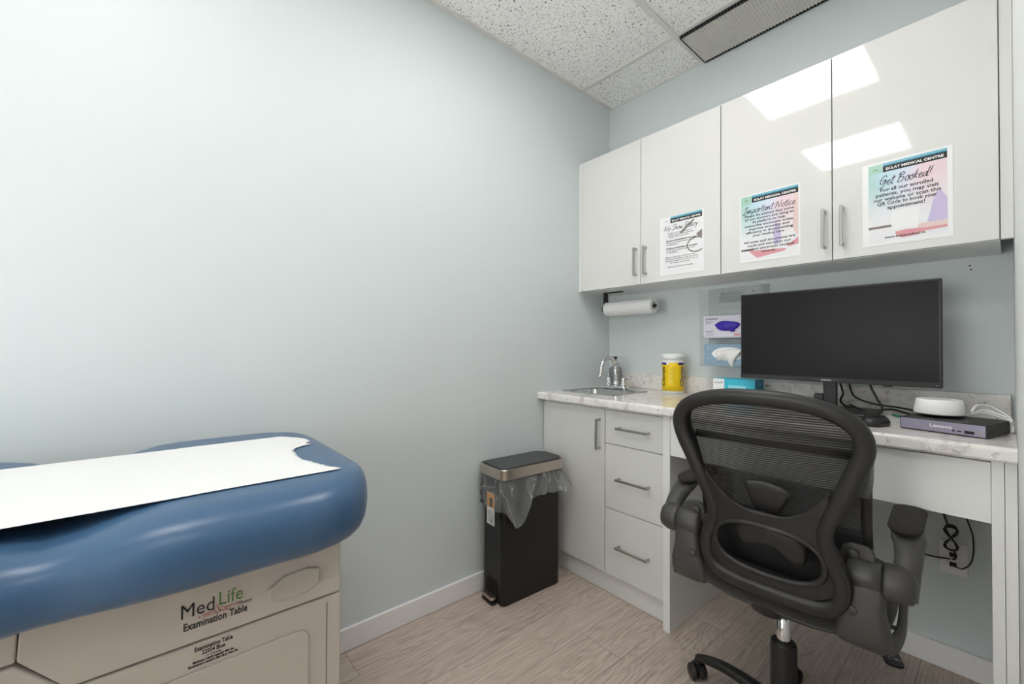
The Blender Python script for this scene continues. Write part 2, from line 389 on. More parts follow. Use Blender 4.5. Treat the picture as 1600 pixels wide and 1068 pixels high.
def script(s, m, parent, cx, y, cz, width, h, th=.0007, rise=0):
    """handwriting as flat pen strokes on a wall facing -y"""
    tot = sum(GL[c][0] for c in s); sx = width/tot; sz = h/2
    x = 0; bm = bmesh.new()
    for c in s:
        adv, st = GL[c]
        for q in st:
            P = spline(q, 5)
            W = []
            for a, b in P:
                px = cx - width/2 + (x+a)*sx + b*sz*.22
                W.append((px, y, cz + b*sz - h/2 + rise*(px-cx)))
            sweep(W, [(th*(.7+.5*abs(math.sin(i*.7))), .00012) for i in range(len(W))], n=6, bm=bm, up=Vector((0, 1, 0)))
        x += adv
    return build('handwritten_title', bm, m, parent)

# ================================================================ SETTING
ZC = 2.6686; XR = 1.650; YF = -3.95
st = lambda n, bm, m, **k: tag(build(n, bm, m, **k), kind='structure')
st('floor', B(0, 3.2, YF, 0, -.1, 0), 'floor')
st('wall_left', B(-.12, 0, YF-.1, .1, -.1, ZC+.1), 'wall')
st('wall_back', B(0, 3.2, 0, .12, -.1, ZC+.1), 'wall')
WX0, WX1, WZ0, WZ1 = .30, 1.45, .45, 1.70      # unseen window added behind the camera to let in fill light
bm = B(0, WX0, YF-.12, YF, -.1, ZC+.1); box(bm, WX1, 3.2, YF-.12, YF, -.1, ZC+.1)
box(bm, WX0, WX1, YF-.12, YF, -.1, WZ0); box(bm, WX0, WX1, YF-.12, YF, WZ1, ZC+.1)
st('wall_front', bm, 'wall')
bm = bmesh.new()
for a in ((WX0, WX0+.05, WZ0, WZ1), (WX1-.05, WX1, WZ0, WZ1), (WX0+.05, WX1-.05, WZ0, WZ0+.05), (WX0+.05, WX1-.05, WZ1-.05, WZ1), (.86, .89, WZ0+.05, WZ1-.05)):
    box(bm, a[0], a[1], YF-.08, YF-.03, a[2], a[3])
wf = st('fill_window', bm, 'trim', bevel=.002)
build('fill_window_pane', B(WX0+.045, WX1-.045, YF-.058, YF-.054, WZ0+.045, WZ1-.045), 'acryl', wf)
DY0, DY1, DZ = -2.62, -1.72, 2.08          # open doorway beside the camera
bm = B(XR, XR+.12, DY1, 0, 0, ZC); box(bm, XR, XR+.12, YF, DY0, 0, ZC); box(bm, XR, XR+.12, DY0, DY1, DZ, ZC)
st('wall_right', bm, 'wallr')
st('wall_hall', B(3.08, 3.2, YF, 0, 0, ZC), 'wallr')
# suspended ceiling
TY, TX, G = -.2864, .598, .61
st('ceiling', B(0, 3.2, YF, 0, ZC+.006, ZC+.1), 'tile')
bm = bmesh.new()
w = .012
ys = [TY-G*i for i in range(7)]
for i, y in enumerate(ys):
    x0 = 0 if i % 2 == 0 else TX+w
    box(bm, x0, XR, y-w, y+w, ZC-.002, ZC+.012)
for x, ya in ((TX, YF), (TX+G, YF)):
    box(bm, x-w, x+w, ya, 0, ZC-.0035, ZC+.0105)
for a in ((0, .018, YF, 0), (XR-.018, XR, YF, 0), (0, XR, -.006, 0), (0, XR, YF, YF+.02)):
    box(bm, *a, ZC-.004, ZC+.009)
st('trim_1', bm, 'tee', bevel=.001)
# baseboards
def board(n, b, parts=None):
    st(n, b, 'trim', bevel=.004)
board('baseboard_left', B(0, .014, YF, -.553, 0, .0855))
board('baseboard_back', B(.748, 1.605, -.014, 0, 0, .0875))
bm = B(XR-.012, XR, DY1-.005, -.606, 0, .0855)
board('baseboard_right', bm)
# door casing on the hall side and jamb
bm = B(XR, XR+.13, DY1-.012, DY1, 0, DZ); box(bm, XR, XR+.13, DY0, DY0+.012, 0, DZ); box(bm, XR, XR+.13, DY0, DY1, DZ-.012, DZ)
st('trim_2', bm, 'trim', bevel=.002)

def light_panel(x0, x1, y0, y1, label, group='flat ceiling light panels'):
    t = empty('ceiling_light', ((x0+x1)/2, (y0+y1)/2, ZC), 0, label, 'light', group)
    a, b = (x1-x0)/2, (y1-y0)/2
    bm = bmesh.new()
    for q in ((-a, a, -b, -b+.018), (-a, a, b-.018, b), (-a, -a+.018, -b+.018, b-.018), (a-.018, a, -b+.018, b-.018)):
        box(bm, *q, -.008, .004)
    build('frame', bm, 'white', t, bevel=.001)
    build('diffuser', B(-a+.018, a-.018, -b+.018, b-.018, -.004, .002), 'panel', t)
light_panel(TX+w, TX+G-w, ys[2]+w, ys[1]-w, 'square flat light panel in the ceiling, the one nearer the wall cabinets')
light_panel(TX+w, TX+G-w, ys[4]+w, ys[3]-w, 'square flat light panel in the ceiling, the one farther from the wall cabinets')
light_panel(2.1, 2.7, -2.9, -2.3, 'added square flat fill light panel in the hallway ceiling outside the doorway', 'added hallway fill lights')  # unseen hall lamp, added to send fill light through the doorway

# egg-crate return air grille along the back wall
t = empty('ceiling_grille', ((TX+XR)/2, TY/2, ZC-.01), 0, 'grey metal grid air grille in the ceiling above the wall cabinets', 'vent')
gx0, gx1, gy0, gy1 = TX+w+.002, 1.64, TY+w+.002, -.008
ox, oy, oz = t.location
bm = bmesh.new(); y = gy0+.006
while y < gy1: box(bm, gx0-ox, gx1-ox, y-oy-.0012, y-oy+.0012, -.004, .012); y += .0135
x = gx0+.006
while x < gx1: box(bm, x-ox-.001, x-ox+.001, gy0-oy, gy1-oy, -.003, .012); x += .0135
M['grille'] = mat('grey_painted_metal', (234, 232, 226), .5)
build('grid', bm, 'grille', t)
bm = bmesh.new()
for a in ((gx0, gx1, gy0, gy0+.004), (gx0, gx1, gy1-.004, gy1), (gx0, gx0+.004, gy0+.004, gy1-.004), (gx1-.004, gx1, gy0+.004, gy1-.004)):
    box(bm, a[0]-ox, a[1]-ox, a[2]-oy, a[3]-oy, -.006, .012)
build('frame', bm, 'black', t)
M['duct'] = mat('dark_duct', (120, 116, 110), .9)
build('duct_box', B(gx0-ox, gx1-ox, gy0-oy, gy1-oy, .0122, .0158), 'duct', t)

# ================================================================ CABINETS
def bar_handle(parent, vertical, cx, yf, cz, ln, name='handle'):
    """square bar pull on two posts; yf = door front"""
    bm = bmesh.new(); h = ln/2
    if vertical:
        box(bm, cx-.005, cx+.005, yf-.034, yf-.026, cz-h, cz+h)
        for s in (-1, 1): box(bm, cx-.004, cx+.004, yf-.026, yf, cz+s*(h-.006)-.005, cz+s*(h-.006)+.005)
    else:
        box(bm, cx-h, cx+h, yf-.034, yf-.026, cz-.005, cz+.005)
        for s in (-1, 1): box(bm, cx+s*(h-.006)-.005, cx+s*(h-.006)+.005, yf-.026, yf, cz-.004, cz+.004)
    return build(name, bm, 'nickel', parent, bevel=.0012)
UZ0, UZ1, UY = 1.4784, 2.2327, -.2992
def wall_cab(x0, x1, xm, hx, label):
    t = empty('wall_cabinet', ((x0+x1)/2, 0, UZ0), 0, label, 'cabinet', 'glossy white wall cabinets')
    o = (x0+x1)/2
    bm = bmesh.new(); yb = UY+.02; k = .016
    box(bm, x0-o, x0-o+k, yb, 0, 0, UZ1-UZ0); box(bm, x1-o-k, x1-o, yb, 0, 0, UZ1-UZ0)
    box(bm, x0-o+k, x1-o-k, yb, 0, 0, k); box(bm, x0-o+k, x1-o-k, yb, 0, UZ1-UZ0-k, UZ1-UZ0); box(bm, x0-o+k, x1-o-k, -.006, 0, k, UZ1-UZ0-k)
    build('body', bm, 'cabm', t)
    for a, b, h in ((x0, xm, hx[0]), (xm, x1, hx[1])):
        d = build('door', B(a-o+.0015, b-o-.0015, UY, UY+.018, .001, UZ1-UZ0-.001), 'cab', t, bevel=.001)
        bar_handle(d, True, h-o, UY, 1.595-UZ0, .145)
    return t
wall_cab(.014, .817, .4147, (.392, .448), 'glossy white two-door wall cabinet in the corner, above the sink')
wall_cab(.818, 1.6233, 1.2189, (1.196, 1.251), 'glossy white two-door wall cabinet on the right, above the monitor')
o = build('filler_strip', B(0, .013, UY+.004, -.001, UZ0, UZ1), 'cabm', bevel=.001)
tag(o, 'narrow white filler strip between the left wall and the corner wall cabinet', 'panel')
o = build('filler_board', B(1.6240, 1.6495, UY+.006, UY+.024, UZ0+.001, UZ1), 'cab', bevel=.001)
tag(o, 'narrow white filler panel between the right wall cabinet and the side wall', 'panel')

ZB, BY, CB, CT = .105, -.5834, .8765, .914
def carcass(t, x0, x1, o):
    bm = bmesh.new(); k = .016; yb = BY+.02
    box(bm, x0-o, x0-o+k, yb, 0, ZB, CB-.001); box(bm, x1-o-k, x1-o, yb, 0, ZB, CB-.001)
    box(bm, x0-o+k, x1-o-k, yb, 0, ZB, ZB+k); box(bm, x0-o+k, x1-o-k, -.006, 0, ZB+k, CB-.001)
    box(bm, x0-o+k, x1-o-k, yb, yb+.06, CB-.02, CB-.001)
    build('body', bm, 'cabm', t)
t = empty('sink_cabinet', (.206, 0, 0), 0, 'glossy white one-door base cabinet under the sink', 'cabinet'); o = .206
carcass(t, .001, .4085, o)
d = build('door', B(.003-o, .407-o, BY, BY+.018, ZB+.001, .862), 'cab', t, bevel=.001)
bar_handle(d, True, .3805-o, BY, .745, .145)
t = empty('drawer_cabinet', (.5623, 0, 0), 0, 'glossy white base cabinet with three stacked drawers beside the sink cabinet', 'cabinet'); o = .5623
carcass(t, .4095, .7150, o)
for z0, z1, hz in ((.7085, .862, .787), (.4095, .7055, .557), (ZB+.001, .4065, .252)):
    d = build('drawer', B(.4110-o, .7130-o, BY, BY+.018, z0, z1), 'cab', t, bevel=.001)
    bar_handle(d, False, .5665-o, BY, hz, .160)
tag(build('toe_kick', B(.001, .7150, -.5526, -.537, .0005, ZB-.001), 'cabm', bevel=.001), 'white toe kick board under the sink and drawer cabinets', 'panel')
tag(build('support_panel', B(.7158, .7467, -.6036, -.0005, .0005, CB-.0005), 'cabm', bevel=.001), 'tall white support panel between the drawers and the knee space', 'panel')
tag(build('desk_apron', B(.7475, 1.6060, -.6020, -.584, .716, .8690), 'cabm', bevel=.001), 'long white apron panel under the countertop above the knee space', 'panel')
tag(build('end_panel', B(1.6065, 1.6280, -.6036, -.015, .0005, CB-.0005), 'cabm', bevel=.001), 'white end panel facing the knee space at the right end of the desk', 'panel')
tag(build('end_panel', B(1.6288, 1.6490, -.6036, -.0005, .0005, CB-.0005), 'cabm', bevel=.001), 'white end panel set against the right side wall under the countertop', 'panel')

# countertop with a sink cut-out
SX0, SX1, SY0, SY1 = .036, .372, -.487, -.150
t = empty('countertop', (.825, -.3, CT), 0, 'white marble-look laminate countertop with a rounded front edge', 'countertop')
ox, oy, oz = .825, -.3, CT
CX1 = 1.6495
bm = bmesh.new()
hx0, hx1, hy0, hy1 = SX0+.012, SX1-.012, SY0+.012, SY1-.012
def prof(y0, y1):
    # rounded nose section, front at y0
    out = []
    for i in range(7):
        a = R(180+ -90*i/6); out.append((y0+.010+.010*math.cos(a), CT-.010+.010*math.sin(a)))
    out = [(y0, CB+.006), (y0+.004, CB)][::-1] + out
    return out + [(y1, CT), (y1, CB)]
pr = prof(-.6326, hy0)
loft([[(x-ox, y-oy, z-oz) for y, z in pr] for x in (.0005, CX1)], bm=bm)
box(bm, .0005-ox, hx0-ox, hy0-oy, hy1-oy, CB-oz, 0); box(bm, hx1-ox, CX1-ox, hy0-oy, hy1-oy, CB-oz, 0)
box(bm, .0005-ox, CX1-ox, hy1-oy, -.0005-oy, CB-oz, 0)
build('worktop', bm, 'counter', t)
build('backsplash', B(.0005-ox, 1.6420-ox, -.0195-oy, -.0005-oy, .0002, 1.000-CT), 'counter', t, bevel=.003)

# ================================================================ SINK AREA
t = empty('sink', ((SX0+SX1)/2, (SY0+SY1)/2, CT), 0, 'small square stainless steel drop-in sink in the countertop corner', 'sink')
ox, oy = t.location[0], t.location[1]
x0, x1, y0, y1 = SX0-ox, SX1-ox, SY0-oy, SY1-oy
bx0, bx1, by0, by1 = x0+.026, x1-.026, y0+.026, y1-.085
rings = []
for (a, b, c, d, r, z) in ((x0, x1, y0, y1, .015, .0003), (x0+.002, x1-.002, y0+.002, y1-.002, .014, .004), (x0+.012, x1-.012, y0+.012, y1-.012, .012, .0035),
                          (bx0, bx1, by0, by1, .03, .002), (bx0+.004, bx1-.004, by0+.004, by1-.004, .03, -.006), (bx0+.012, bx1-.012, by0+.012, by1-.012, .035, -.13), (bx0+.04, bx1-.04, by0+.04, by1-.04, .03, -.15)):
    rings.append([(p, q, z) for p, q in rrect(a, b, c, d, r, 6)])
bm = loft(rings, caps=False); bm.faces.new([v for v in bm.verts][-28:])
build('basin', bm, 'steel', t, smooth=True)
build('drain', lathe([(.001, -.146), (.02, -.146), (.036, -.144), (.04, -.149)], c=(0, (by0+by1)/2, 0)), 'chrome', t, smooth=True)
t = empty('faucet', (.185, -.19, CT+.0045), 0, 'chrome two-handle faucet with a curved spout behind the sink', 'faucet')
build('base_plate', poly(rrect(-.078, .078, -.025, .025, .018), .018, 'xy', 0), 'chrome', t, bevel=.005, seg=3)
P = [(0, 0, .015), (0, 0, .10)] + [(0, -.066+.066*math.cos(R(a)), .115+.062*math.sin(R(a))) for a in range(0, 181, 15)] + [(0, -.137, .100), (0, -.142, .083)]
build('spout', sweep(spline(P, 4), .0118, n=16), 'chrome', t, smooth=True)
build('spout_collar', lathe([(.018, .016), (.017, .03), (.012, .05)], n=24), 'chrome', t, smooth=True)
build('aerator', lathe([(.012, 0), (.0125, .014)], n=20, c=(0, -.143, .070)), 'chrome', t, smooth=True)
for s in (-1, 1):
    h = build('handle', lathe([(.019, .017), (.017, .03), (.012, .05), (.012, .062), (.001, .066)], n=24, c=(s*.052, 0, 0)), 'chrome', t, smooth=True)
    build('lever', sweep(spline([(s*.052, 0, .058), (s*.075, -.004, .061), (s*.105, -.008, .066)], 5), [(.006, .005)]*9+[(.007, .006)]*2, n=10), 'chrome', h, smooth=True)
t = empty('soap_dispenser', (.10, -.075, CT), 0, 'grey ribbed glass soap dispenser with a black pump behind the faucet', 'soap dispenser')
n = 48; prof_ = [(.034, .0005), (.038, .008), (.038, .095), (.034, .115), (.02, .128), (.014, .132)]
rings = [[((r+(.0012 if j % 2 else -.0006)*(z > .005 and z < .12))*math.cos(2*math.pi*j/n), (r+(.0012 if j % 2 else -.0006)*(z > .005 and z < .12))*math.sin(2*math.pi*j/n), z) for j in range(n)] for r, z in prof_]
build('bottle', loft(rings), 'soap', t, smooth=True)
b = lathe([(.016, .1325), (.016, .148), (.006, .150), (.006, .172), (.011, .174), (.011, .186), (.001, .187)], n=24)
sweep([(0, 0, .181), (-.012, -.03, .181), (-.016, -.045, .176)], .004, n=10, bm=b)
build('pump', b, 'black', t, bevel=.0008)

# wipes canister
t = empty('wipes_canister', (.483, -.10, CT), 0, 'yellow-labelled white canister of wipes standing on the countertop', 'canister')
RC = .055
rings = [(.052, .0005), (RC, .006), (RC, .055), (RC-.003, .085), (RC-.003, .11), (RC, .14), (RC, .172), (RC, .175)]
build('body', lathe(rings, n=48), 'white', t, smooth=True)
build('lid', lathe([(RC+.001, .1755), (RC+.0015, .195), (RC-.002, .207), (.02, .209), (.001, .209)], n=48), 'white', t, smooth=True)
def band(z0, z1, a0, a1, m, name, off=.0004, k=24):
    zs = [z for r, z in rings if z0 < z < z1]; zs = [z0]+zs+[z1]
    def rad(z):
        for (r0, h0), (r1, h1) in zip(rings, rings[1:]):
            if h0 <= z <= h1: return r0+(r1-r0)*(z-h0)/(h1-h0+1e-9)
        return RC
    rr = [[((rad(z)+off)*math.cos(R(a0+(a1-a0)*j/k)), (rad(z)+off)*math.sin(R(a0+(a1-a0)*j/k)), z) for j in range(k+1)] for z in zs]
    return build(name, loft(rr, closed=False, caps=False), m, t, smooth=True, solid=.0003)
# camera sees it from the direction of about -61 degrees
band(.014, .162, -180, 180, 'yellow', 'label', k=60)
band(.150, .162, -150, -96, 'navy', 'label_band', .0008); band(.150, .162, -32, 20, 'navy', 'label_band', .0008)
band(.150, .162, -96, -84, 'white', 'label_patch', .0007)
for i in range(9): band(.06+.009*i, .0625+.009*i, -80, -80+34-(i*7 % 11), 'yelg', 'fine_print', .0009, k=6)
def warp_can(c, a0=-118, z0=.035):
    # text running upward at angle a0
    ang = R(a0)-c.y/RC; r = RC+.0012+c.z
    return Vector((r*math.cos(ang), r*math.sin(ang), z0+c.x))
text('Clorox', 'ink', t, (0, 0, 0), size=.036, width=.105, align='LEFT', shear=.3, bold=.0006, warp=warp_can)
text('Clorox', 'navy', t, (0, 0, 0), size=.036, width=.105, align='LEFT', shear=.3, bold=.0006, warp=lambda c: warp_can(c, -8))

# paper towel roll and its under-cabinet holder
t = empty('paper_towel_holder', (.08, -.15, UZ0), 0, 'black paper towel holder arm under the corner wall cabinet', 'towel holder')
bm = B(-.002, .12, -.012, .012, -.005, -.0004)
box(bm, -.002, .010, -.016, .016, -.118, -.005)
build('bracket', bm, 'black', t, bevel=.001)
build('rod', lathe([(.006, .0102), (.006, .328), (.009, .330), (.009, .334)], n=16, axis='x', c=(0, 0, -.098)), 'black', t, smooth=True)
build('end_stop', lathe([(.020, -.012), (.020, -.002)], n=20, axis='x', c=(0, 0, -.098)), 'black', t, bevel=.001)
bm = bmesh.new()
rr = []
for r, x in ((.019, .0), (.040, .0), (.041, .002), (.041, .308), (.040, .31), (.019, .31), (.019, .309), (.019, .001)):
    rr.append([(x, r*math.cos(2*math.pi*j/40), r*math.sin(2*math.pi*j/40)) for j in range(40)])
loft(rr, bm=bm, loop=True)
o = build('paper_towel_roll', bm, 'paper', None, bevel=.001, loc=(.0925, -.15, UZ0-.098))
tag(o, 'white roll of paper towel hanging under the corner wall cabinet', 'paper towel')

# clear dispenser on the wall with gloves and tissues
AX0, AX1, AZ0, AZ1, AY = .630, .914, 1.064, 1.458, -.108
t = empty('acrylic_dispenser', ((AX0+AX1)/2, 0, AZ0), 0, 'clear acrylic two-tier box dispenser screwed to the wall beside the monitor', 'dispenser')
ox = (AX0+AX1)/2; k = .003; W = (AX1-AX0)/2; H = AZ1-AZ0
for a in (-W, W-k): build('side_panel', B(a, a+k, AY, -k-.0005, 0, H-.01), 'acryl', t)

build('back_panel', B(-W, W, -k, -.0005, 0, H), 'acrylb', t)
M['cutout'] = mat('wall_seen_cutout', (200, 208, 209), .5)
build('back_cutout', poly(rrect(-.09, .03, H-.075, H-.022, .02), .0006, 'xz', -k-.0007), 'acryl', t)
for z in (0, 1.2-AZ0):
    build('shelf', B(-W+k, W-k, AY, -k-.0005, z, z+k), 'acryl', t)
    build('front_lip', B(-W+k, W-k, AY, AY+k, z+k, z+.012), 'acryl', t)
for x in (-.075, .07):
    build('screw', lathe([(.004, -.006), (.004, -.0035)], n=12, axis='y', c=(x, 0, H-.028)), 'inkg', t)
o = build('front_rail', B(-W+k, W-k, AY, AY+k, 1.335-AZ0, H-.002), 'acryl', t)

t = empty('glove_box', (.765, -.055, 1.2035), 0, 'pale lilac box of purple gloves on the upper tier of the clear dispenser', 'glove box')
build('box', B(-.118, .118, -.045, .045, 0, .108), 'lav', t, bevel=.001)
P = [( .058*math.cos(a)*(1+.06*math.sin(5*a)) -.003, .058+.024*math.sin(a)*(1+.1*math.sin(3*a+1))) for a in [2*math.pi*i/30 for i in range(30)]]
bm = bmesh.new(); rings = []
for s, y in ((1, -.0455), (.95, -.050), (.7, -.054), (.3, -.056)):
    rings.append([(-.003+(p+.003)*s, y, .058+(q-.058)*s) for p, q in P])
loft(rings, bm=bm); rings = [[(p+.02+s2, y, q) for p, q in [(.014*math.cos(a), .036+.008*math.sin(a)) for a in [R(30*i) for i in range(12)]]] for y, s2 in ((-.0455, 0), (-.054, .002))]
loft(rings, bm=bm)
build('gloves', bm, 'glove', t, smooth=True)
text('Medicare', 'inkg', t, (-.070, -.0455, .093), size=.013, width=.045, bold=.0003)
build('logo_mark', poly([(-.107, .099), (-.107, .09), (-.102, .086), (-.097, .09), (-.097, .099), (-.099, .099), (-.099, .091), (-.102, .089), (-.105, .091), (-.105, .099)], .0004, 'xz', -.0456), 'inkg', t)
bm = bmesh.new()
for i, (x0, x1, z) in enumerate(((-.108, -.07, .078), (-.108, -.08, .070), (-.108, -.068, .032), (-.108, -.072, .024), (-.108, -.068, .014))): build('fine_print', B(x0, x1, -.0455, -.0452, z, z+.0022), 'inkg', t)
build('size_patch', B(.026, .056, -.0456, -.0451, .009, .020), 'pinkp', t)
build('glove_drawing', sweep(spline([(.05, -.0454, .106), (.065, -.0454, .08), (.06, -.0454, .05), (.075, -.0454, .02), (.10, -.0454, .03), (.105, -.0454, .07), (.09, -.0454, .10)], 5), (.0006, .0003), n=6), 'inkg', t)

t = empty('tissue_box', (.765, -.055, AZ0+.0035), 0, 'blue patterned tissue box on the lower tier of the clear dispenser', 'tissue box')
build('box', B(-.115, .115, -.045, .045, 0, .105), 'tisb', t, bevel=.001)
build('opening', poly([(.075*math.cos(a)*(1+.03*math.cos(6*a)), .058+.032*math.sin(a)) for a in [2*math.pi*i/36 for i in range(36)]], .0005, 'xz', -.0458), 'white', t)
bm = bmesh.new()
for cx, cz, s in ((-.095, .085, 1), (-.10, .035, .9), (-.055, .012, .8), (.02, .012, .9), (-.03, .098, .6), (.02, .098, .6), (.095, .09, 1), (.09, .03, 1), (-.112, .06, .6)):
    for a in range(0, 180, 60):
        c, s_ = math.cos(R(a))*.009*s, math.sin(R(a))*.009*s
        sweep([(cx-c, -.0453, cz-s_), (cx+c, -.0453, cz+s_)], (.0009, .0003), n=4, bm=bm)
    build('snowflake', bm, 'white', t); bm = bmesh.new()
bm.free()
# crumpled tissue hanging out
rnd = random.Random(3); bm = bmesh.new(); rings = []
for i in range(9):
    u = i/8; row = []
    for j in range(25):
        v = j/24
        x = -.055+.12*v + .006*math.sin(9*v+3*u); drop = (.03+.055*math.exp(-((v-.62)/.2)**2)+.02*math.exp(-((v-.1)/.12)**2))
        z = .075-.005*math.cos(4*v) - u*drop
        y = -.047-.012*math.sin(math.pi*min(1, u*1.1))-.005*abs(math.sin(11*v+2*u))*(.3+u)
        row.append((x*(1-.1*u), y, z))
    rings.append(row)
loft(rings, closed=False, caps=False, bm=bm)
build('tissue', bm, 'tissue', t, smooth=True, solid=.0006)

t = empty('mask_box', (.83, -.15, CT+.0005), R(0), 'turquoise and white cardboard box on the countertop below the dispenser', 'box')
build('box', B(-.09, .09, -.05, .05, 0, .098), 'cyan', t, bevel=.001)
build('white_panel', B(-.0902, -.04, -.0506, -.0501, .001, .097), 'white', t)
build('pale_window', B(-.022, .052, -.0506, -.0501, .005, .07), 'cyanl', t)
build('end_flap', B(.0901, .0908, -.049, .049, .001, .097), 'cyand', t)
text('mask', 'inkg', t, (-.065, -.0508, .08), size=.014, width=.036)
text('Face', 'cyanl', t, (.0908, 0, .08), '+x', size=.016, width=.03)

# ================================================================ DESK ITEMS
t = empty('monitor', (1.188, -.235, CT), 0, 'large black flat monitor switched off on a black stand, on the countertop', 'monitor')
MX0, MX1, MZ0, MZ1 = .880-1.188, 1.497-1.188, 1.024-CT, 1.385-CT
build('casing', B(MX0, MX1, -.013, .022, MZ0, MZ1), 'black', t, bevel=.003)
build('screen', B(MX0+.006, MX1-.006, -.0142, -.0132, MZ0+.018, MZ1-.006), 'screen', t)
build('chin', B(MX0+.001, MX1-.001, -.0150, -.0132, MZ0+.001, MZ0+.0175), 'blackm', t, bevel=.0006)
text('SAMSUNG', 'nickel', t, (-.002, -.0152, MZ0+.009), size=.008, width=.032, bold=.0001)
text('+', 'nickel', t, (MX1-.012, -.0152, MZ0+.009), size=.008)
build('rear_housing', B(-.12, .12, .0222, .045, MZ0+.06, MZ1-.06), 'black', t, bevel=.01)
build('neck', B(-.020, .022, .024, .046, .008, MZ0+.15), 'black', t, bevel=.003)
build('neck_cable_clip', B(-.052, -.0205, .028, .06, .028, .062), 'black', t, bevel=.004)
build('foot', poly(rrect(-.115, .145, -.10, .11, .02), .010, 'xy', .0005), 'black', t, bevel=.003)
build('power_button', B(.16, .185, -.010, .015, MZ0-.004, MZ0-.0002), 'black', t)
bm = bmesh.new()
rings = []
for i, (s, z) in enumerate(((.92, .0005), (1, .004), (1, .012), (.9, .022), (.65, .030), (.25, .033))):
    rings.append([(.031*s*math.copysign(abs(math.cos(a))**.75, math.cos(a)), .054*s*math.copysign(abs(math.sin(a))**.75, math.sin(a)), z) for a in [2*math.pi*j/32 for j in range(32)]])
o = build('computer_mouse', loft(rings), 'black', None, smooth=True, loc=(1.365, -.487, CT), rot=(0, 0, R(-12)))
tag(o, 'black computer mouse on the countertop in front of the monitor foot', 'mouse')

t = empty('mini_computer', (1.531, -.415, CT), R(-13), 'flat black and violet-grey mini computer lying on the countertop', 'computer')
build('case', B(-.09, .09, -.089, .09, .001, .036), 'blackm', t, bevel=.0015)
build('front_panel', B(-.0875, .0875, -.0905, -.0892, .0035, .0335), 'violetm', t, bevel=.0004)
text('Lenovo', 'white', t, (.0, -.0907, .020), size=.013, width=.046, bold=.0003)
pt = build('port', B(.048, .067, -.0912, -.0905, .008, .016), 'ink', t)
build('port', B(.034, .042, -.0912, -.0905, .011, .014), 'ink', t)
build('port', B(.024, .029, -.0912, -.0905, .010, .015), 'ink', t)
build('power_button', lathe([(.005, -.0912), (.005, -.0905)], n=16, axis='y', c=(.077, 0, .013)), 'nickel', t)
for i in range(4): pass
bm = bmesh.new()
for i in range(3): build('side_vent', B(.0901, .0906, -.078+i*.012, -.069+i*.012, .010, .022), 'ink', t)
build('side_vent', B(.0901, .0906, .06, .08, .010, .022), 'ink', t)

t = empty('round_router', (1.500, -.398, CT+.0365), R(10), 'white round puck-shaped device sitting on the mini computer', 'router')
build('foot', lathe([(.035, .0002), (.044, .003), (.050, .008)], n=40), 'black', t, smooth=True)
build('body', lathe([(.0555, .0082), (.056, .012), (.0505, .050), (.048, .052), (.046, .052)], n=56), 'white', t, smooth=True)
build('top', lathe([(.0458, .0505), (.04, .0495), (.001, .049)], n=40), 'nickel', t, smooth=True)

def cable(name, pts, r, m, label, n=8, cat='cable', group=None):
    o = build(name, sweep(spline(pts, 8), r, n=n), m, None, smooth=True)
    return tag(o, label, cat, group)
zc = CT+.004
cable('monitor_cable', [(1.240, -.18, 1.08), (1.245, -.17, 1.00), (1.26, -.15, .965), (1.31, -.13, .945), (1.38, -.14, .94), (1.43, -.18, .935), (1.455, -.22, zc), (1.47, -.26, zc)], .0033, 'black', 'thin black cable drooping from the monitor neck to the mini computer')
cable('power_cable', [(1.305, -.20, 1.03), (1.315, -.20, 1.00), (1.33, -.21, .97), (1.345, -.23, .945), (1.345, -.25, .928), (1.32, -.24, zc), (1.27, -.19, zc+.012), (1.24, -.16, zc+.02)], .0038, 'black', 'thick black cable hanging from the underside of the monitor')
cable('video_cable', [(1.215, -.18, 1.02), (1.222, -.17, .98), (1.212, -.16, .95), (1.23, -.14, zc+.01), (1.29, -.12, zc), (1.36, -.13, zc+.012), (1.42, -.16, zc), (1.46, -.17, zc), (1.49, -.2, zc)], .0035, 'black', 'black cable lying in curves behind the monitor foot')
cable('network_cable', [(1.37, -.20, zc), (1.41, -.235, zc), (1.44, -.25, zc), (1.462, -.29, zc), (1.475, -.305, zc)], .004, 'green', 'short green cable on the countertop beside the mini computer')
cable('white_cable', [(1.565, -.37, .968), (1.575, -.33, .985), (1.60, -.30, .982), (1.625, -.30, .965), (1.640, -.32, .952), (1.643, -.35, .93), (1.642, -.36, zc)], .003, 'white', 'single white cable arching from the round device to the side wall')
bm = bmesh.new()
for i in range(5):
    dz = .004*math.sin(i*2.1); dy = .004*math.cos(i*2.1)
    sweep(spline([(1.560+.003*i, -.335+dy, .9560+.001*i), (1.585, -.325+dy, .968+dz), (1.61, -.33+dy, .963+dz), (1.632, -.345+dy*1.6, .955+dz), (1.643, -.355+dy, .945+dz*.5)], 6), .0024, n=6, bm=bm)
tag(build('white_cable_bundle', bm, 'white', smooth=True), 'bundle of thin white cables resting on the mini computer', 'cable')

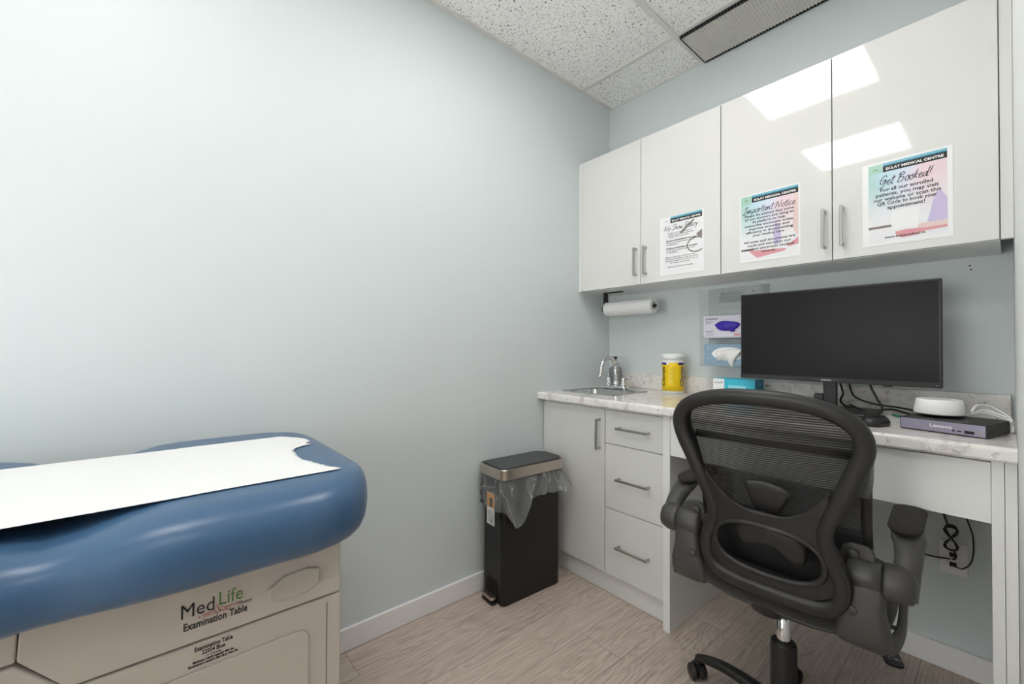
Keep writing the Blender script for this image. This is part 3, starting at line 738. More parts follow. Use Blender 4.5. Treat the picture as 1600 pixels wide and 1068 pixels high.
# ================================================================ NOTICES
def notice(label, sx0, sx1, sz0, sz1, px0, px1, pz0, pz1, pm):
    y = UY-.0006
    t = empty('notice', ((sx0+sx1)/2, y, (sz0+sz1)/2), 0, label, 'poster', 'laminated notices on the wall cabinet doors')
    cx, cz = (sx0+sx1)/2, (sz0+sz1)/2
    build('sheet', B(sx0-cx, sx1-cx, -.0006, 0, sz0-cz, sz1-cz), 'whitecoat', t, bevel=.0002)
    build('print', B(px0-cx, px1-cx, -.0009, -.00065, pz0-cz, pz1-cz), pm, t)
    w, h = px1-px0, pz1-pz0
    X = lambda u: px0-cx+u*w
    Z = lambda v: pz1-cz-v*h
    def rect(nm, u0, u1, v0, v1, m, k=0): build(nm, B(X(u0), X(u1), -.0012-k, -.00092-k, Z(v1), Z(v0)), m, t)
    def shape(nm, pts, m, k=0): build(nm, poly([(X(a), Z(b)) for a, b in pts], .00025, 'xz', -.0012-k), m, t)
    def line(s, v, width, m='ink', u=.5, size=.0135, bold=.0002, nm='lettering'):
        text(s, m, t, (X(u), -.0015, Z(v)), size=size, width=width*w, bold=bold, name=nm)
    rect('header_stripe', .2, 1, 0, .045, 'teal'); rect('header_stripe', .2, 1, .03, .045, 'teald', .0002)
    rect('header_bar', .2, 1, .045, .115, 'ink', .0001)
    text('ECLAT MEDICAL CENTRE', 'white', t, (X(.6), -.0017, Z(.081)), size=.011, width=.72*w, bold=.00035)
    build('logo_mark', sweep(spline([(X(.07), -.0014, Z(.07)), (X(.085), -.0014, Z(.055)), (X(.10), -.0014, Z(.075)), (X(.115), -.0014, Z(.058)), (X(.13), -.0014, Z(.075))], 4), (.0007, .0002), n=6, up=Vector((0, 1, 0))), 'inkg', t)
    return t, X, Z, rect, shape, line, w, h
# right poster
t, X, Z, rect, shape, line, w, h = notice('square-looking pastel notice titled Get Booked on the rightmost cabinet door', 1.306, 1.528, 1.508, 1.796, 1.323, 1.5155, 1.5205, 1.789, 'wash')
rect('logo_box', 0, .19, 0, .115, 'mint')
shape('sleeve_picture', [(.76, .84), (.80, .72), (.83, .60), (.86, .52), (.9, .47), (.94, .5), (1, .58), (1, .84)], 'purple')
rect('skin_tone_picture', .64, 1, .84, .9, 'blush'); rect('clipboard_picture', .0, .31, .80, .83, 'taupe')
shape('hand_picture', [(.36, .90), (.5, .885), (.74, .90), (1, .9), (1, .93), (.74, .94), (.62, .975), (.45, .985), (.37, .95)], 'pinkp', .0001)
rect('white_square', .31, .66, .63, .865, 'whitecoat', .0002)
script('Get Booked!', 'ink', t, X(.47), -.0016, Z(.225), .66*w, .03, th=.0010)
for s, v, q in (('For all our enrolled', .345, .67), ('patients, you may visit', .405, .80), ('our website or scan this', .465, .86), ('QR Code to book your', .52, .76), ('appointment!', .58, .48)): line(s, v, q, size=.0168)
line('www.eclatmedical.ca', .955, .52, u=.48, size=.011)
# middle poster
t, X, Z, rect, shape, line, w, h = notice('pastel notice titled Important Notice on the third cabinet door from the left', .898, 1.119, 1.513, 1.797, .903, 1.112, 1.523, 1.792, 'wash')
rect('logo_box', 0, .19, 0, .13, 'mint')
shape('sleeve_picture', [(.62, .48), (.68, .52), (.72, .7), (.7, .82), (.6, .82), (.58, .66)], 'purple')
shape('hand_picture', [(.14, .86), (.35, .87), (.62, .885), (.8, .90), (.78, .93), (.55, .955), (.30, .985), (.22, .93)], 'pinkp')
shape('finger_picture', [(1, .76), (1, .86), (.85, .88), (.8, .86), (.93, .8)], 'pinkp'); rect('clipboard_picture', 0, .24, .83, .86, 'taupe')
shape('arm_picture', [(.93, .13), (1, .13), (1, .74), (.95, .70), (.9, .6), (.92, .45)], 'blush')
script('Important Notice', 'ink', t, X(.5), -.0016, Z(.225), .90*w, .028, th=.0010)
for s, v, q in (('Please be advised that some', .32, .86), ('of our doctors are using an', .372, .86), ('AI platform to help', .424, .58), ('transcribe encounter notes,', .476, .86), ('improve accuracy and', .528, .70), ('efficiency in documenting', .58, .82), ('your medical care.', .632, .56), ('All notes and documents are', .73, .90), ('made and stored in our', .785, .76), ('secured electronic medical', .84, .86), ('records.', .895, .26)):
    line(s, v, q, size=.0135)
# left poster
t, X, Z, rect, shape, line, w, h = notice('white notice titled No Show Policy on the second cabinet door from the left', .524, .743, 1.506, 1.789, .541, .735, 1.520, 1.787, 'plainp')
build('tool_picture', sweep(spline([(X(.86+.22*math.cos(R(a))), -.0014, Z(.58-.125*math.sin(R(a)))) for a in range(50, 311, 20)], 3), (.0028, .0002), n=6, up=Vector((0, 1, 0))), 'taupe', t)
shape('tool_picture', [(.86, .40), (.98, .34), (1, .34), (1, .46), (.9, .45)], 'taupe'); shape('pen_picture', [(.44, .32), (.78, .13), (.82, .14), (.50, .34)], 'taupe')
shape('tint_picture', [(.6, .46), (.8, .44), (.85, .8), (.55, .95), (.4, .8)], 'whitecoat')
script('No Show Policy', 'ink', t, X(.46), -.0016, Z(.20), .86*w, .026, th=.0010)
for s, v, q, u in (('In order for us to give the best care', .30, .62, .45), ('to every patient of our clinic please note', .335, .66, .47), ('the new policy for missed visits', .37, .5, .42),
                   ('REGULAR APPOINTMENTS: a fee applies', .44, .78, .48), ('for any visit missed without notice', .475, .72, .45), ('of cancellation', .51, .3, .25),
                   ('PHYSICAL APPOINTMENTS: a fee applies', .58, .80, .49), ('for any physical missed without notice', .615, .74, .46), ('of cancellation', .65, .3, .25),
                   ('Failure to pay may result in a delay', .735, .78, .45), ('of further bookings with the clinic', .77, .84, .48), ('until the balance is paid in full or', .805, .84, .48), ('the matter is discussed', .84, .5, .45), ('Thank you for your understanding', .91, .66, .45)):
    b_ = s.isupper() or s[:8].isupper()
    line(s, v, q, m='ink' if b_ else 'inkg', u=u, size=.0085, bold=.0003 if b_ else .0001)

# ================================================================ PEDAL BIN
BA = R(-3); BH = .610
t = empty('pedal_bin', (.1155, -.838, 0), BA, 'tall narrow black pedal bin with a steel rim against the left wall', 'bin')
bw, bl = .082, .174      # half width (x), half length (y)
n = 7
rings = [[(x, y, z) for x, y in rrect(-bw+s, bw-s, -bl+s, bl-s, .022, n)] for s, z in ((.004, .001), (.0, .008), (0, .3), (0, BH-.045))]
build('body', loft(rings), 'bin', t, smooth=False, bevel=.0005)
rings = [[(x, y, z) for x, y in rrect(-bw-a, bw+a, -bl-a, bl+a, .034, n)] for a, z in ((.016, BH-.047), (.017, BH-.046), (.017, BH-.004), (.015, BH-.001), (.012, BH-.002), (.012, BH-.01))]
build('rim', loft(rings, caps=True), 'satin', t, smooth=False, bevel=.0006)
rings = [[(x, y, z) for x, y in rrect(-bw-a, bw+a, -bl-a, bl+a, .032, n)] for a, z in ((.006, BH-.0095), (.006, BH), (.004, BH+.003), (.0, BH+.004))]
build('lid', loft(rings), 'lid', t, bevel=.0005)
build('hinge', B(-.055, .055, bl+.002, bl+.016, BH-.009, BH+.0035), 'black', t, bevel=.002)
M['void'] = mat('deep_black', (8, 8, 8), .8)
build('pedal_recess', poly([(-.045, .012), (.045, .012), (.045, .085), (.030, .10), (-.030, .10), (-.045, .085)], .002, 'xz', -bl-.0022), 'void', t)
build('pedal', poly(rrect(-.042, .042, -bl-.034, -bl-.003, .012, 5), .014, 'xy', .022), 'satin', t, bevel=.003)
build('pedal_pad', poly(rrect(-.046, .046, -bl-.030, -bl-.003, .012, 5), .010, 'xy', .003), 'black', t, bevel=.001)
# product leaflet hung on the -y face
tg = build('leaflet', B(.002, .060, -bl-.0325, -bl-.0318, .36, .50), 'white', t)
tg['label'] = 'white product leaflet'
build('leaflet_picture', B(.003, .059, -bl-.0331, -bl-.0326, .435, .499), 'orange', tg)
build('leaflet_product', B(.024, .044, -bl-.0336, -bl-.0332, .440, .48), 'inkg', tg)
bm = bmesh.new()
for i in range(8): box(bm, .008, .045+.007*(i % 2), -bl-.0331, -bl-.0326, .372+i*.007, .3737+i*.007)
build('leaflet_print', bm, 'inkg', tg)
# liner skirt
per = rrect(-bw-.004, bw+.004, -bl-.004, bl+.004, .03, 16)
NP = len(per)
def drop(i):
    x, y = per[i]
    # near corner = (+x,-y)
    u = (y+bl)/(2*bl)
    if x > bw*.6:                                   # long visible side
        d = .105+.115*math.exp(-((u-.18)/.16)**2)-.01*u
    elif y < -bl*.8: d = .150+.03*math.sin(x*40)+.04*max(0, (x/bw))
    else: d = .12
    return d
bm = bmesh.new(); rings = []
K = 14
# resample the perimeter evenly
PP = []
for i in range(NP):
    a, b = per[i], per[(i+1) % NP]; dd = math.hypot(b[0]-a[0], b[1]-a[1]); kk = max(1, int(dd/.006))
    for j in range(kk): PP.append((a[0]+(b[0]-a[0])*j/kk, a[1]+(b[1]-a[1])*j/kk))
per = PP; NP = len(per)
for k in range(K+1):
    v = k/K; row = []
    for i in range(NP):
        x, y = per[i]; l = math.hypot(x/bw, y/bl)
        nx, ny = (1 if x > bw*.95 else -1 if x < -bw*.95 else x/bw*.7), (1 if y > bl*.97 else -1 if y < -bl*.97 else 0)
        if abs(x) > bw*.95 and abs(y) < bl*.85: ny = 0
        s = i*.006
        out = .004+.018*v**.7 + v*(.009*math.sin(s*32+2*v)+.006*math.sin(s*67+4*v+1)+.003*math.sin(s*140+6*v))
        if x < -bw*.9: out = min(out, .004)
        out = max(out, .0015)
        if y > bl*.8: out += .030*v
        row.append((x+nx*out, y+ny*out, BH-.048-drop(i)*v+.002*math.sin(s*120)*v))
    rings.append(row)
loft(rings, bm=bm, caps=False)
o = build('bin_liner', bm, 'liner', None, smooth=True, loc=(.1155, -.838, 0), rot=(0, 0, BA))
tag(o, 'clear crumpled plastic liner bag hanging out from under the bin rim', 'bin bag')

# ================================================================ WALL PLATES AND CORDS UNDER THE DESK
def plate(x0, x1, z0, z1, label, dark):
    t = empty('wall_outlet', ((x0+x1)/2, 0, (z0+z1)/2), 0, label, 'outlet', 'wall plates in the knee space')
    a, b = (x1-x0)/2, (z1-z0)/2
    build('plate', B(-a, a, -.006, -.0005, -b, b), 'trim', t, bevel=.002)
    if dark:
        for z in (.012, -.022):
            build('socket', B(-.010, .008, -.0075, -.0062, z-.008, z+.008), 'ink', t)
    else:
        build('socket', B(-.018, .018, -.0075, -.0062, -.035, .035), 'white', t, bevel=.001)
    return t
plate(1.468, 1.540, .346, .460, 'white data wall plate with two dark sockets under the desk, right one', True)
plate(1.356, 1.429, .352, .466, 'white power outlet plate under the desk, partly behind the chair arm', False)
cable('black_cord', [(1.415, -.012, .405), (1.425, -.03, .402), (1.455, -.022, .397), (1.49, -.02, .402), (1.497, -.02, .402)], .003, 'black', 'short black cord between the two wall plates under the desk', cat='cord')  # plain black cord from the outlet plug across to the data plate
bm = lathe([(.010, 0), (.010, .028), (.005, .036)], n=14, axis='x', c=(1.392, -.022, .405)); 
tag(build('black_plug', bm, 'black', smooth=True), 'black round plug in the power outlet under the desk', 'plug')
bm = bmesh.new()
for k in range(3):
    P = []
    for i in range(17):
        a = 2*math.pi*i/16
        P.append((1.500+.013*math.sin(a)*(1+.1*k)+.003*k, -.024-.004*k, .475+.050*math.cos(a/1)*(1-.05*k)*(1 if True else 0)+.0))
    P = [(1.500+(.014+.002*k)*math.sin(2*a), -.022-.005*k, .480+(.046-.003*k)*math.cos(a)) for a in [2*math.pi*i/24 for i in range(24)]]
    sweep(P, .0028, n=8, closed=True, bm=bm)
sweep(spline([(1.470, -.025, .70), (1.472, -.025, .60), (1.485, -.025, .55), (1.492, -.025, .52)], 6), .0032, n=8, bm=bm)
sweep(spline([(1.505, -.024, .44), (1.512, -.02, .42), (1.508, -.015, .405), (1.500, -.012, .402)], 6), .0028, n=8, bm=bm)
tag(build('coiled_cord', bm, 'black', smooth=True), 'black cord tied in a figure of eight hanging above the data wall plate', 'cord')
cable('looping_cord', [(1.52, -.03, .70), (1.535, -.03, .58), (1.553, -.028, .50), (1.550, -.025, .42), (1.530, -.022, .382), (1.512, -.02, .380), (1.503, -.012, .380)], .0022, 'black', 'thin black cord looping down to the data wall plate from the desk above', cat='cord')
# small holes left in the wall
for x, z in ((1.550, 1.449), (1.553, 1.435)):
    o = build('wall_anchor', lathe([(.003, -.002), (.003, -.0003)], n=10, axis='y', c=(x, 0, z)), 'inkg', None)
    tag(o, 'small dark %s wall anchor in the wall right of the monitor' % ('upper' if z > 1.44 else 'lower'), 'wall anchor')

# ================================================================ EXAMINATION TABLE
PZ, PH = .819, .065
tb = empty('examination_table', (.53, -2.75, 0), 0, 'blue padded examination table with beige plastic cabinet base along the left wall', 'examination table')
TO = Vector((.53, -2.75, 0))
YE, YH = -1.802, -3.62
def pad_dims(y):
    """returns xmin, xmax, ztop, zbot at station y"""
    w = math.exp(-((y+2.32)/.085)**2)
    xb, xf = .085+.085*w, .822-.03*w
    zt = PZ+PH-.028*w; zb = PZ-PH-.004
    d = YE-y
    return xb, xf, zt, zb
rings = []
sts = []
nE = 14
for i in range(nE+1):
    a = math.pi/2*i/nE; sts.append((YE-.15*(1-math.sin(a)), math.sin(a)))
stations = []
for i in range(nE):
    a = math.pi/2*i/nE
    stations.append((YE-.145*(1-math.cos(a)) , None, math.cos(a)))
# end cap factor: superelliptic rounding of the width and height towards the end
def capf(y, depth, p):
    d = min(YE-y, y-YH)
    if d >= depth: return 1.0
    q = 1-d/depth
    return max(0.0, 1-q**p)**(1/p)
ysn = [YE-.0005, YE-.002, YE-.005, YE-.01, YE-.018, YE-.03, YE-.045, YE-.065, YE-.09, YE-.12, YE-.16] + [YE-.16-.045*i for i in range(1, 36)]
ysn = [y for y in ysn if y > YH+.16] + [YH+.16, YH+.09, YH+.045, YH+.018, YH+.005, YH+.0005]
def padring(y, n=56):
    xb, xf, zt, zb = pad_dims(y); xc, hw = (xb+xf)/2, (xf-xb)/2; zc_, hh = (zt+zb)/2, (zt-zb)/2
    cw = capf(y, .19, 2.6); ch = capf(y, .075, 2.2)
    out = []
    for j in range(n):
        a = 2*math.pi*j/n; c, s = math.cos(a), math.sin(a)
        # rounder corner vertically: squircle where side bulge is a true half-round
        ex = hw*cw; ez = hh*ch
        # stadium-like: flat top, half-round sides of radius ez*1.15
        rr = min(ex, ez*1.35)
        X = math.copysign(1, c)*(ex-rr) + rr*math.copysign(abs(c)**.82, c) if abs(c) > 1e-6 else 0
        if abs(s) > .9:  # fill the flat by interpolating
            pass
        out.append((xc+X, y, zc_+ez*math.copysign(abs(s)**.82, s)))
    return out
rings = [[(p[0]-TO.x, p[1]-TO.y, p[2]) for p in padring(y)] for y in ysn]
pad = build('pad', loft(rings), 'vinyl', tb, smooth=True)
def ptop(x, y):
    xb, xf, zt, zb = pad_dims(y); xc, hw = (xb+xf)/2, (xf-xb)/2; zc_, hh = (zt+zb)/2, (zt-zb)/2
    ex = hw*capf(y, .19, 2.6); ez = hh*capf(y, .075, 2.2); rr = min(ex, ez*1.35)
    q = (abs(x-xc)-(ex-rr))/rr
    if q <= 0: return zc_+ez
    c = min(1, q)**(1/.82)
    return zc_+ez*max(0, 1-c*c)**(.41)
# base body, under and around
SXP = .715
YP = -1.893
build('base', B(.27-TO.x, SXP-.022-TO.x, -3.50-TO.y, YP-.012-TO.y, .03, .746), 'beige', tb, bevel=.004)
build('plinth', B(.30-TO.x, SXP-.06-TO.x, -3.45-TO.y, YP-.06-TO.y, .0005, .03), 'groove', tb)
build('pad_tray', B(.25-TO.x, SXP-.004-TO.x, -3.52-TO.y, YP-.004-TO.y, .7462, .7495), 'beige2', tb, bevel=.002)
# upper side shell with the chamfered left end, lower shell, left shell
def side(pts, x0, th, m, name, bev=.003):
    return build(name, poly([(y-TO.y, z) for y, z in pts], th, 'yz', x0-TO.x), m, tb, bevel=bev)
ZL = .6300
up_ = side([(YP, ZL+.0015), (YP, .7445), (-2.343, .7445), (-2.3455, .694), (-2.300, .6385), (-2.286, ZL+.0015)], SXP-.020, .020, 'beige', 'upper_panel')
side([(YP+.001, .04), (YP+.001, ZL-.0015), (-2.284, ZL-.0015), (-2.296, .6335), (-2.346, .689), (-2.348, .6895), (-2.42, .6895), (-3.45, .6895), (-3.45, .04)], SXP-.021, .022, 'beige', 'lower_panel')
side([(-2.3465, .6925), (-2.3445, .7445), (-3.45, .7445), (-3.45, .6925)], SXP-.020, .019, 'beige', 'head_panel')
# raised drawer front on the lower panel with rounded outline, thin seam line beside it
def yzrr(y0, y1, z0, z1, r, n=5): return rrect(y0, y1, z0, z1, r, n)
dr = side(yzrr(-3.2, -1.955, .08, .583, .02), SXP+.0012, .0035, 'beige', 'drawer_front', .0025)
side([(-1.9195, .05), (-1.9195, .617), (-1.9208, .617), (-1.9208, .05)], SXP+.0012, .0004, 'groove', 'seam', 0)
# hexagonal pull recess
HX = [(-2.027, .686), (-2.027, .6665), (-1.992, .6530), (-1.948, .6530), (-1.934, .6600), (-1.934, .6870), (-1.948, .6955), (-1.985, .6955)]
HX = [(-2.029, .664), (-2.029, .683), (-2.003, .700), (-1.960, .7035), (-1.937, .697), (-1.937, .667), (-1.962, .655), (-2.008, .655)]
side(HX, SXP+.0002, .0060, 'beige2', 'pull_tab', .003)
# lettering on the side (faces +x)
tx = SXP+.0006
text('Med', 'ink', tb, (tx-TO.x, -2.1365-TO.y, .6890), '+x', size=.034, width=.047)
text('Life', 'inkgreen', tb, (tx-TO.x, -2.0885-TO.y, .6930), '+x', size=.034, width=.036)
build('pulse_mark', sweep([(tx-TO.x, y-TO.y, z) for y, z in ((-2.128, .6755), (-2.112, .6765), (-2.109, .686), (-2.105, .671), (-2.102, .681), (-2.098, .6765), (-2.07, .678))], (.0006, .0003), n=4, up=Vector((1, 0, 0))), 'inkred', tb)
text('A Tecno Life Product', 'inkred', tb, (tx-TO.x, -2.112-TO.y, .6725), '+x', size=.007, width=.048)
text('CANADA', 'ink', tb, (tx-TO.x, -2.066-TO.y, .6745), '+x', size=.007, width=.022)
text('Examination Table', 'ink', tb, (tx-TO.x, -2.1095-TO.y, .6625), '+x', size=.018, width=.094, bold=.0003)
tx = SXP+.0014
text('Examination Table', 'ink', tb, (tx-TO.x, -2.1125-TO.y, .6190), '+x', size=.011, width=.056, bold=.0002)
text('22504 Blue', 'ink', tb, (tx-TO.x, -2.113-TO.y, .6100), '+x', size=.010, width=.034, bold=.0002)
text('in Canada', 'ink', tb, (tx-TO.x, -2.113-TO.y, .6030), '+x', size=.006, width=.022)
text('Maximum weight capacity 400 Lbs', 'ink', tb, (tx-TO.x, -2.113-TO.y, .5975), '+x', size=.006, width=.060, bold=.0002)
text('Manufactured in Canada for Med Life by Tecno Life', 'ink', tb, (tx-TO.x, -2.113-TO.y, .5920), '+x', size=.006, width=.072, bold=.0002)
# paper sheet with torn end
TE = spline([(.262, -1.917), (.29, -1.897), (.33, -1.872), (.375, -1.866), (.395, -1.880), (.415, -1.876), (.425, -1.895), (.44, -1.915), (.47, -1.930), (.50, -1.932), (.53, -1.936), (.57, -1.934), (.60, -1.926), (.64, -1.915), (.67, -1.905), (.698, -1.890), (.704, -1.900)], 6)
rnd = random.Random(5)
cols = []
for x, ye in TE:
    ye2 = ye+rnd.uniform(-.0018, .0018)
    row = []
    for k in range(60):
        f = k/59; y = ye2+(-3.55-ye2)*f**1.3
        z = ptop(x, y)+.0022
        flat = PZ+PH+.0015 if -2.62 < y < -2.08 else 0
        z = max(z, flat)
        row.append((x-.48, y+2.7, z-.88))
    cols.append(row)
bm = loft(cols, closed=False, caps=False)
o = build('exam_paper', bm, 'paper', None, smooth=True, solid=.0004, loc=(.48, -2.7, .88))
tag(o, 'long white paper sheet with a torn end lying on the blue examination table', 'paper')

# ================================================================ OFFICE CHAIR
CH = empty('office_chair', (1.20, -.77, 0), R(3), 'black mesh-back office chair with padded arms pulled up to the desk', 'office chair')
def yb(z, x=0):      # rear plane of the backrest, slightly wrapped
    return -.20-.2*(z-.5)+.35*x*x
H_ = [(0, 1.030), (.05, 1.029), (.10, 1.022), (.145, 1.008), (.180, .985), (.197, .950), (.194, .912), (.175, .862), (.155, .812), (.133, .757), (.122, .712), (.130, .668), (.146, .620), (.150, .580), (.140, .548), (.115, .526), (.07, .519), (0, .518)]
H_ = [(x*1.03, z) for x, z in H_]
loop = H_ + [(-x, z) for x, z in H_[-2:0:-1]]
XO = .017
wd_ = {}
P = spline([(x, z) for x, z in loop], 4, closed=True)
pts = [(x+XO, yb(z, x), z) for x, z in P]
rad = []
for x, z in P:
    a = .0195 if z > .9 else .0175 + .003*min(1, max(0, (z-.75)/.15))
    if z < .54: a = .021
    rad.append((.015, a))
# the section: flat in the plane, up axis = normal of the back
def upf(i):
    return Vector((0, 0, 0))
bm = bmesh.new(); k = len(pts); rings = []
for i in range(k):
    p = Vector(pts[i]); tdir = (Vector(pts[(i+1) % k])-Vector(pts[i-1])).normalized(); nrm = Vector((0, -1, -.2)).normalized()
    s = tdir.cross(nrm).normalized(); nn = s.cross(tdir).normalized(); d_, a = rad[i]
    rings.append([p + s*a*math.copysign(abs(math.cos(t_))**.8, math.cos(t_)) + nn*d_*math.copysign(abs(math.sin(t_))**.8, math.sin(t_)) for t_ in [2*math.pi*j/18 for j in range(18)]])
loft(rings, bm=bm, loop=True)
build('back_frame', bm, 'chair', CH, smooth=True)
# lower bridge plate between arch and oval opening, and its ring around the oval
def arch_z(x):  # lower edge of the upper opening
    q = abs(x)/.135
    return .733+.085*q**2.6
def oval_pts(sc=1, n=48, grow=0):
    out = []
    for i in range(n):
        a = 2*math.pi*i/n; c, s = math.cos(a), math.sin(a)
        hx_ = .118+grow; top = .062+grow; bot = .058+grow
        x = hx_*math.copysign(abs(c)**.75, c); z = .630+(top if s > 0 else bot)*math.copysign(abs(s)**.8, s)
        out.append((x, z))
    return out
bm = bmesh.new()
NB = 40; rows = [[], []]
top_, bot_ = [], []
for i in range(NB+1):
    u = -1+2*i/NB
    x = u*.140
    zt_ = arch_z(x); q = min(1, abs(x)/.118); zb_ = .630+.062*max(0, 1-q**2.6)**.42
    zb_ = min(zb_, zt_-.01)
    top_.append((x, zt_)); bot_.append((x, zb_))
outl = top_ + bot_[::-1]
v0, v1 = [], []
for sgn, lst in ((1, v0), (-1, v1)):
    for x, z in outl: lst.append(bm.verts.new((x+XO, yb(z, x)+.006*sgn-.002, z)))
m_ = len(top_)
for i in range(NB):
    a, b = i, i+1; c, d = 2*m_-1-i-1, 2*m_-1-i
    bm.faces.new((v0[a], v0[b], v0[c], v0[d])); bm.faces.new((v1[d], v1[c], v1[b], v1[a]))
for i in range(2*m_): bm.faces.new((v0[i], v1[i], v1[(i+1) % (2*m_)], v0[(i+1) % (2*m_)]))
build('back_bridge', bm, 'chair', CH, bevel=.004, seg=3)
ov = oval_pts(grow=.006)
build('opening_rim', sweep([(x+XO, yb(z, x)-.006, z) for x, z in ov], (.0075, .006), n=10, closed=True, up=Vector((0, 1, 0))), 'chair', CH, smooth=True)
inn, out_ = oval_pts(grow=.002), oval_pts(grow=.044)
loft([[(x+XO, yb(z, x)+dy, z) for x, z in q] for q, dy in ((inn, -.008), (out_, -.006), (out_, .006), (inn, .006))], bm=(bm := bmesh.new()), loop=True)
build('opening_surround', bm, 'chair', CH, smooth=False, bevel=.002)
# front mesh with its own rim; curves forward at the lumbar height
def yf(z, x=0):
    q = max(0, min(1, (1.0-z)/.30)); return yb(z, x)+.012+.075*math.sin(q*math.pi/2)**1.3 - (.02 if z < .6 else 0)*(.6-z)/.15
HWm = [(1.02, .10), (1.005, .155), (.975, .185), (.94, .198), (.88, .197), (.82, .194), (.74, .190), (.66, .190), (.58, .188), (.52, .175), (.49, .14)]
def hw(z):
    for (z1, w1), (z0, w0) in zip(HWm, HWm[1:]):
        if z0 <= z <= z1: return w0+(w1-w0)*(z-z0)/(z1-z0)
    return HWm[0][1] if z > 1 else HWm[-1][1]
rings = []
for i in range(23):
    z = 1.02-.31*i/22; w_ = hw(z)
    rings.append([(XO+w_*(-1+2*j/24), yf(z, w_*(-1+2*j/24))+.012*((2*j/24-1)**2), z) for j in range(25)])
build('mesh_back', loft(rings, closed=False, caps=False), 'mesh', CH, smooth=True)
rings = []
for i in range(15):
    z = .71-.22*i/14; w_ = hw(z)
    rings.append([(XO+w_*(-1+2*j/24), yf(z, w_*(-1+2*j/24))+.012*((2*j/24-1)**2), z) for j in range(25)])
build('lower_back_fabric', loft(rings, closed=False, caps=False), 'fabric', CH, smooth=True, solid=.004)
rim = [(w_, z) for z, w_ in HWm] ; rim = [(0, 1.024)] + rim + [(0, .485)]
rim = rim + [(-x, z) for x, z in rim[-2:0:-1]]
Pm = spline(rim, 4, closed=True)
build('mesh_rim', sweep([(x+XO, yf(z, x)+.012*(x/max(.1, hw(z)))**2, z) for x, z in Pm], [(.0075 if z > .9 else .011, .0085) for x, z in Pm], n=10, closed=True, up=Vector((0, 1, 0))), 'chair', CH, smooth=True)
# side wings joining the rear frame to the mesh rim
for s in (1, -1):
    ra = [(.200, .945), (.196, .905), (.178, .862), (.162, .825)]
    A = spline(ra, 5); Bq = spline([(.207, .950), (.208, .90), (.204, .845), (.197, .80)], 5)
    r1 = [[(XO+s*a[0], yb(a[1], a[0])-.002, a[1]), (XO+s*(a[0]*.4+b[0]*.6+.006), (yb(a[1], a[0])+yf(b[1], b[0]))/2, (a[1]+b[1])/2), (XO+s*b[0], yf(b[1], b[0])+.012, b[1])] for a, b in zip(A, Bq)]
    build('side_wing', loft(r1, closed=False, caps=False), 'chair', CH, smooth=True, solid=.008)
# horizontal band across the mesh, head support slat
bm = bmesh.new()
build('top_slat', sweep([(XO+x, yf(.90, x)+.016, .905+.0*x) for x in [-.185+.37*i/16 for i in range(17)]], (.005, .010), n=8), 'blackm', CH, smooth=True)
# lumbar pads
def padshape(name, outline, y_of, th, m='chair'):
    bm = bmesh.new(); rings = []
    cx_ = sum(p[0] for p in outline)/len(outline); cz_ = sum(p[1] for p in outline)/len(outline)
    for sc, dy in ((.3, -th), (.85, -th), (.97, -th*.6), (1, 0), (.97, th*.6)):
        rings.append([(XO+cx_+(x-cx_)*sc, y_of(cz_+(z-cz_)*sc)+dy, cz_+(z-cz_)*sc) for x, z in outline])
    loft(rings, bm=bm)
    return build(name, bm, m, CH, smooth=True)
tp = spline([(-.048, .800), (-.035, .808), (0, .812), (.04, .806), (.060, .793), (.055, .78), (.035, .742), (.02, .727), (-.02, .727), (-.030, .742), (-.042, .78)], 4, closed=True)
padshape('lumbar_plate', tp, lambda z: yb(z)+.022, .006)
bp_ = spline([(-.080, .665), (-.074, .640), (-.060, .628), (-.03, .634), (.0, .640), (.03, .632), (.055, .612), (.075, .612), (.084, .632), (.080, .668), (.04, .690), (0, .70), (-.05, .695)], 4, closed=True)
padshape('lumbar_pad', bp_, lambda z: yb(z)+.022, .008)
# seat
def seat_ring(s, z, fx=0, fy=0):
    out = []
    for i in range(56):
        a = 2*math.pi*i/56; c, d = math.cos(a), math.sin(a)
        x = (.248+fx)*s*math.copysign(abs(c)**.62, c); y = .035+(.235+fy)*s*math.copysign(abs(d)**.62, d)
        out.append((x, y, z + (-.02*max(0, (y-.12)/.15)**2)))
    return out
rings = [seat_ring(.80, .455), seat_ring(.94, .459), seat_ring(1.0, .473), seat_ring(1.015, .498), seat_ring(1.0, .522), seat_ring(.93, .537), seat_ring(.7, .542), seat_ring(.3, .538)]
build('seat_cushion', loft(rings), 'fabric', CH, smooth=True)
build('seat_pan', loft([seat_ring(.72, .441), seat_ring(.86, .445), seat_ring(.88, .454)]), 'black', CH, smooth=True)
build('tilt_mechanism', B(-.055, .055, -.05, .13, .405, .4405), 'black', CH, bevel=.008)
build('back_bracket', sweep(spline([(0, -.03, .428), (0, -.14, .430), (0, -.182, .46), (0, -.19, .52)], 5), (.035, .010), n=12), 'black', CH, smooth=True)
build('tilt_lever', sweep(spline([(.05, .02, .425), (.18, .04, .423), (.25, .05, .418)], 5), .006, n=8), 'black', CH, smooth=True)
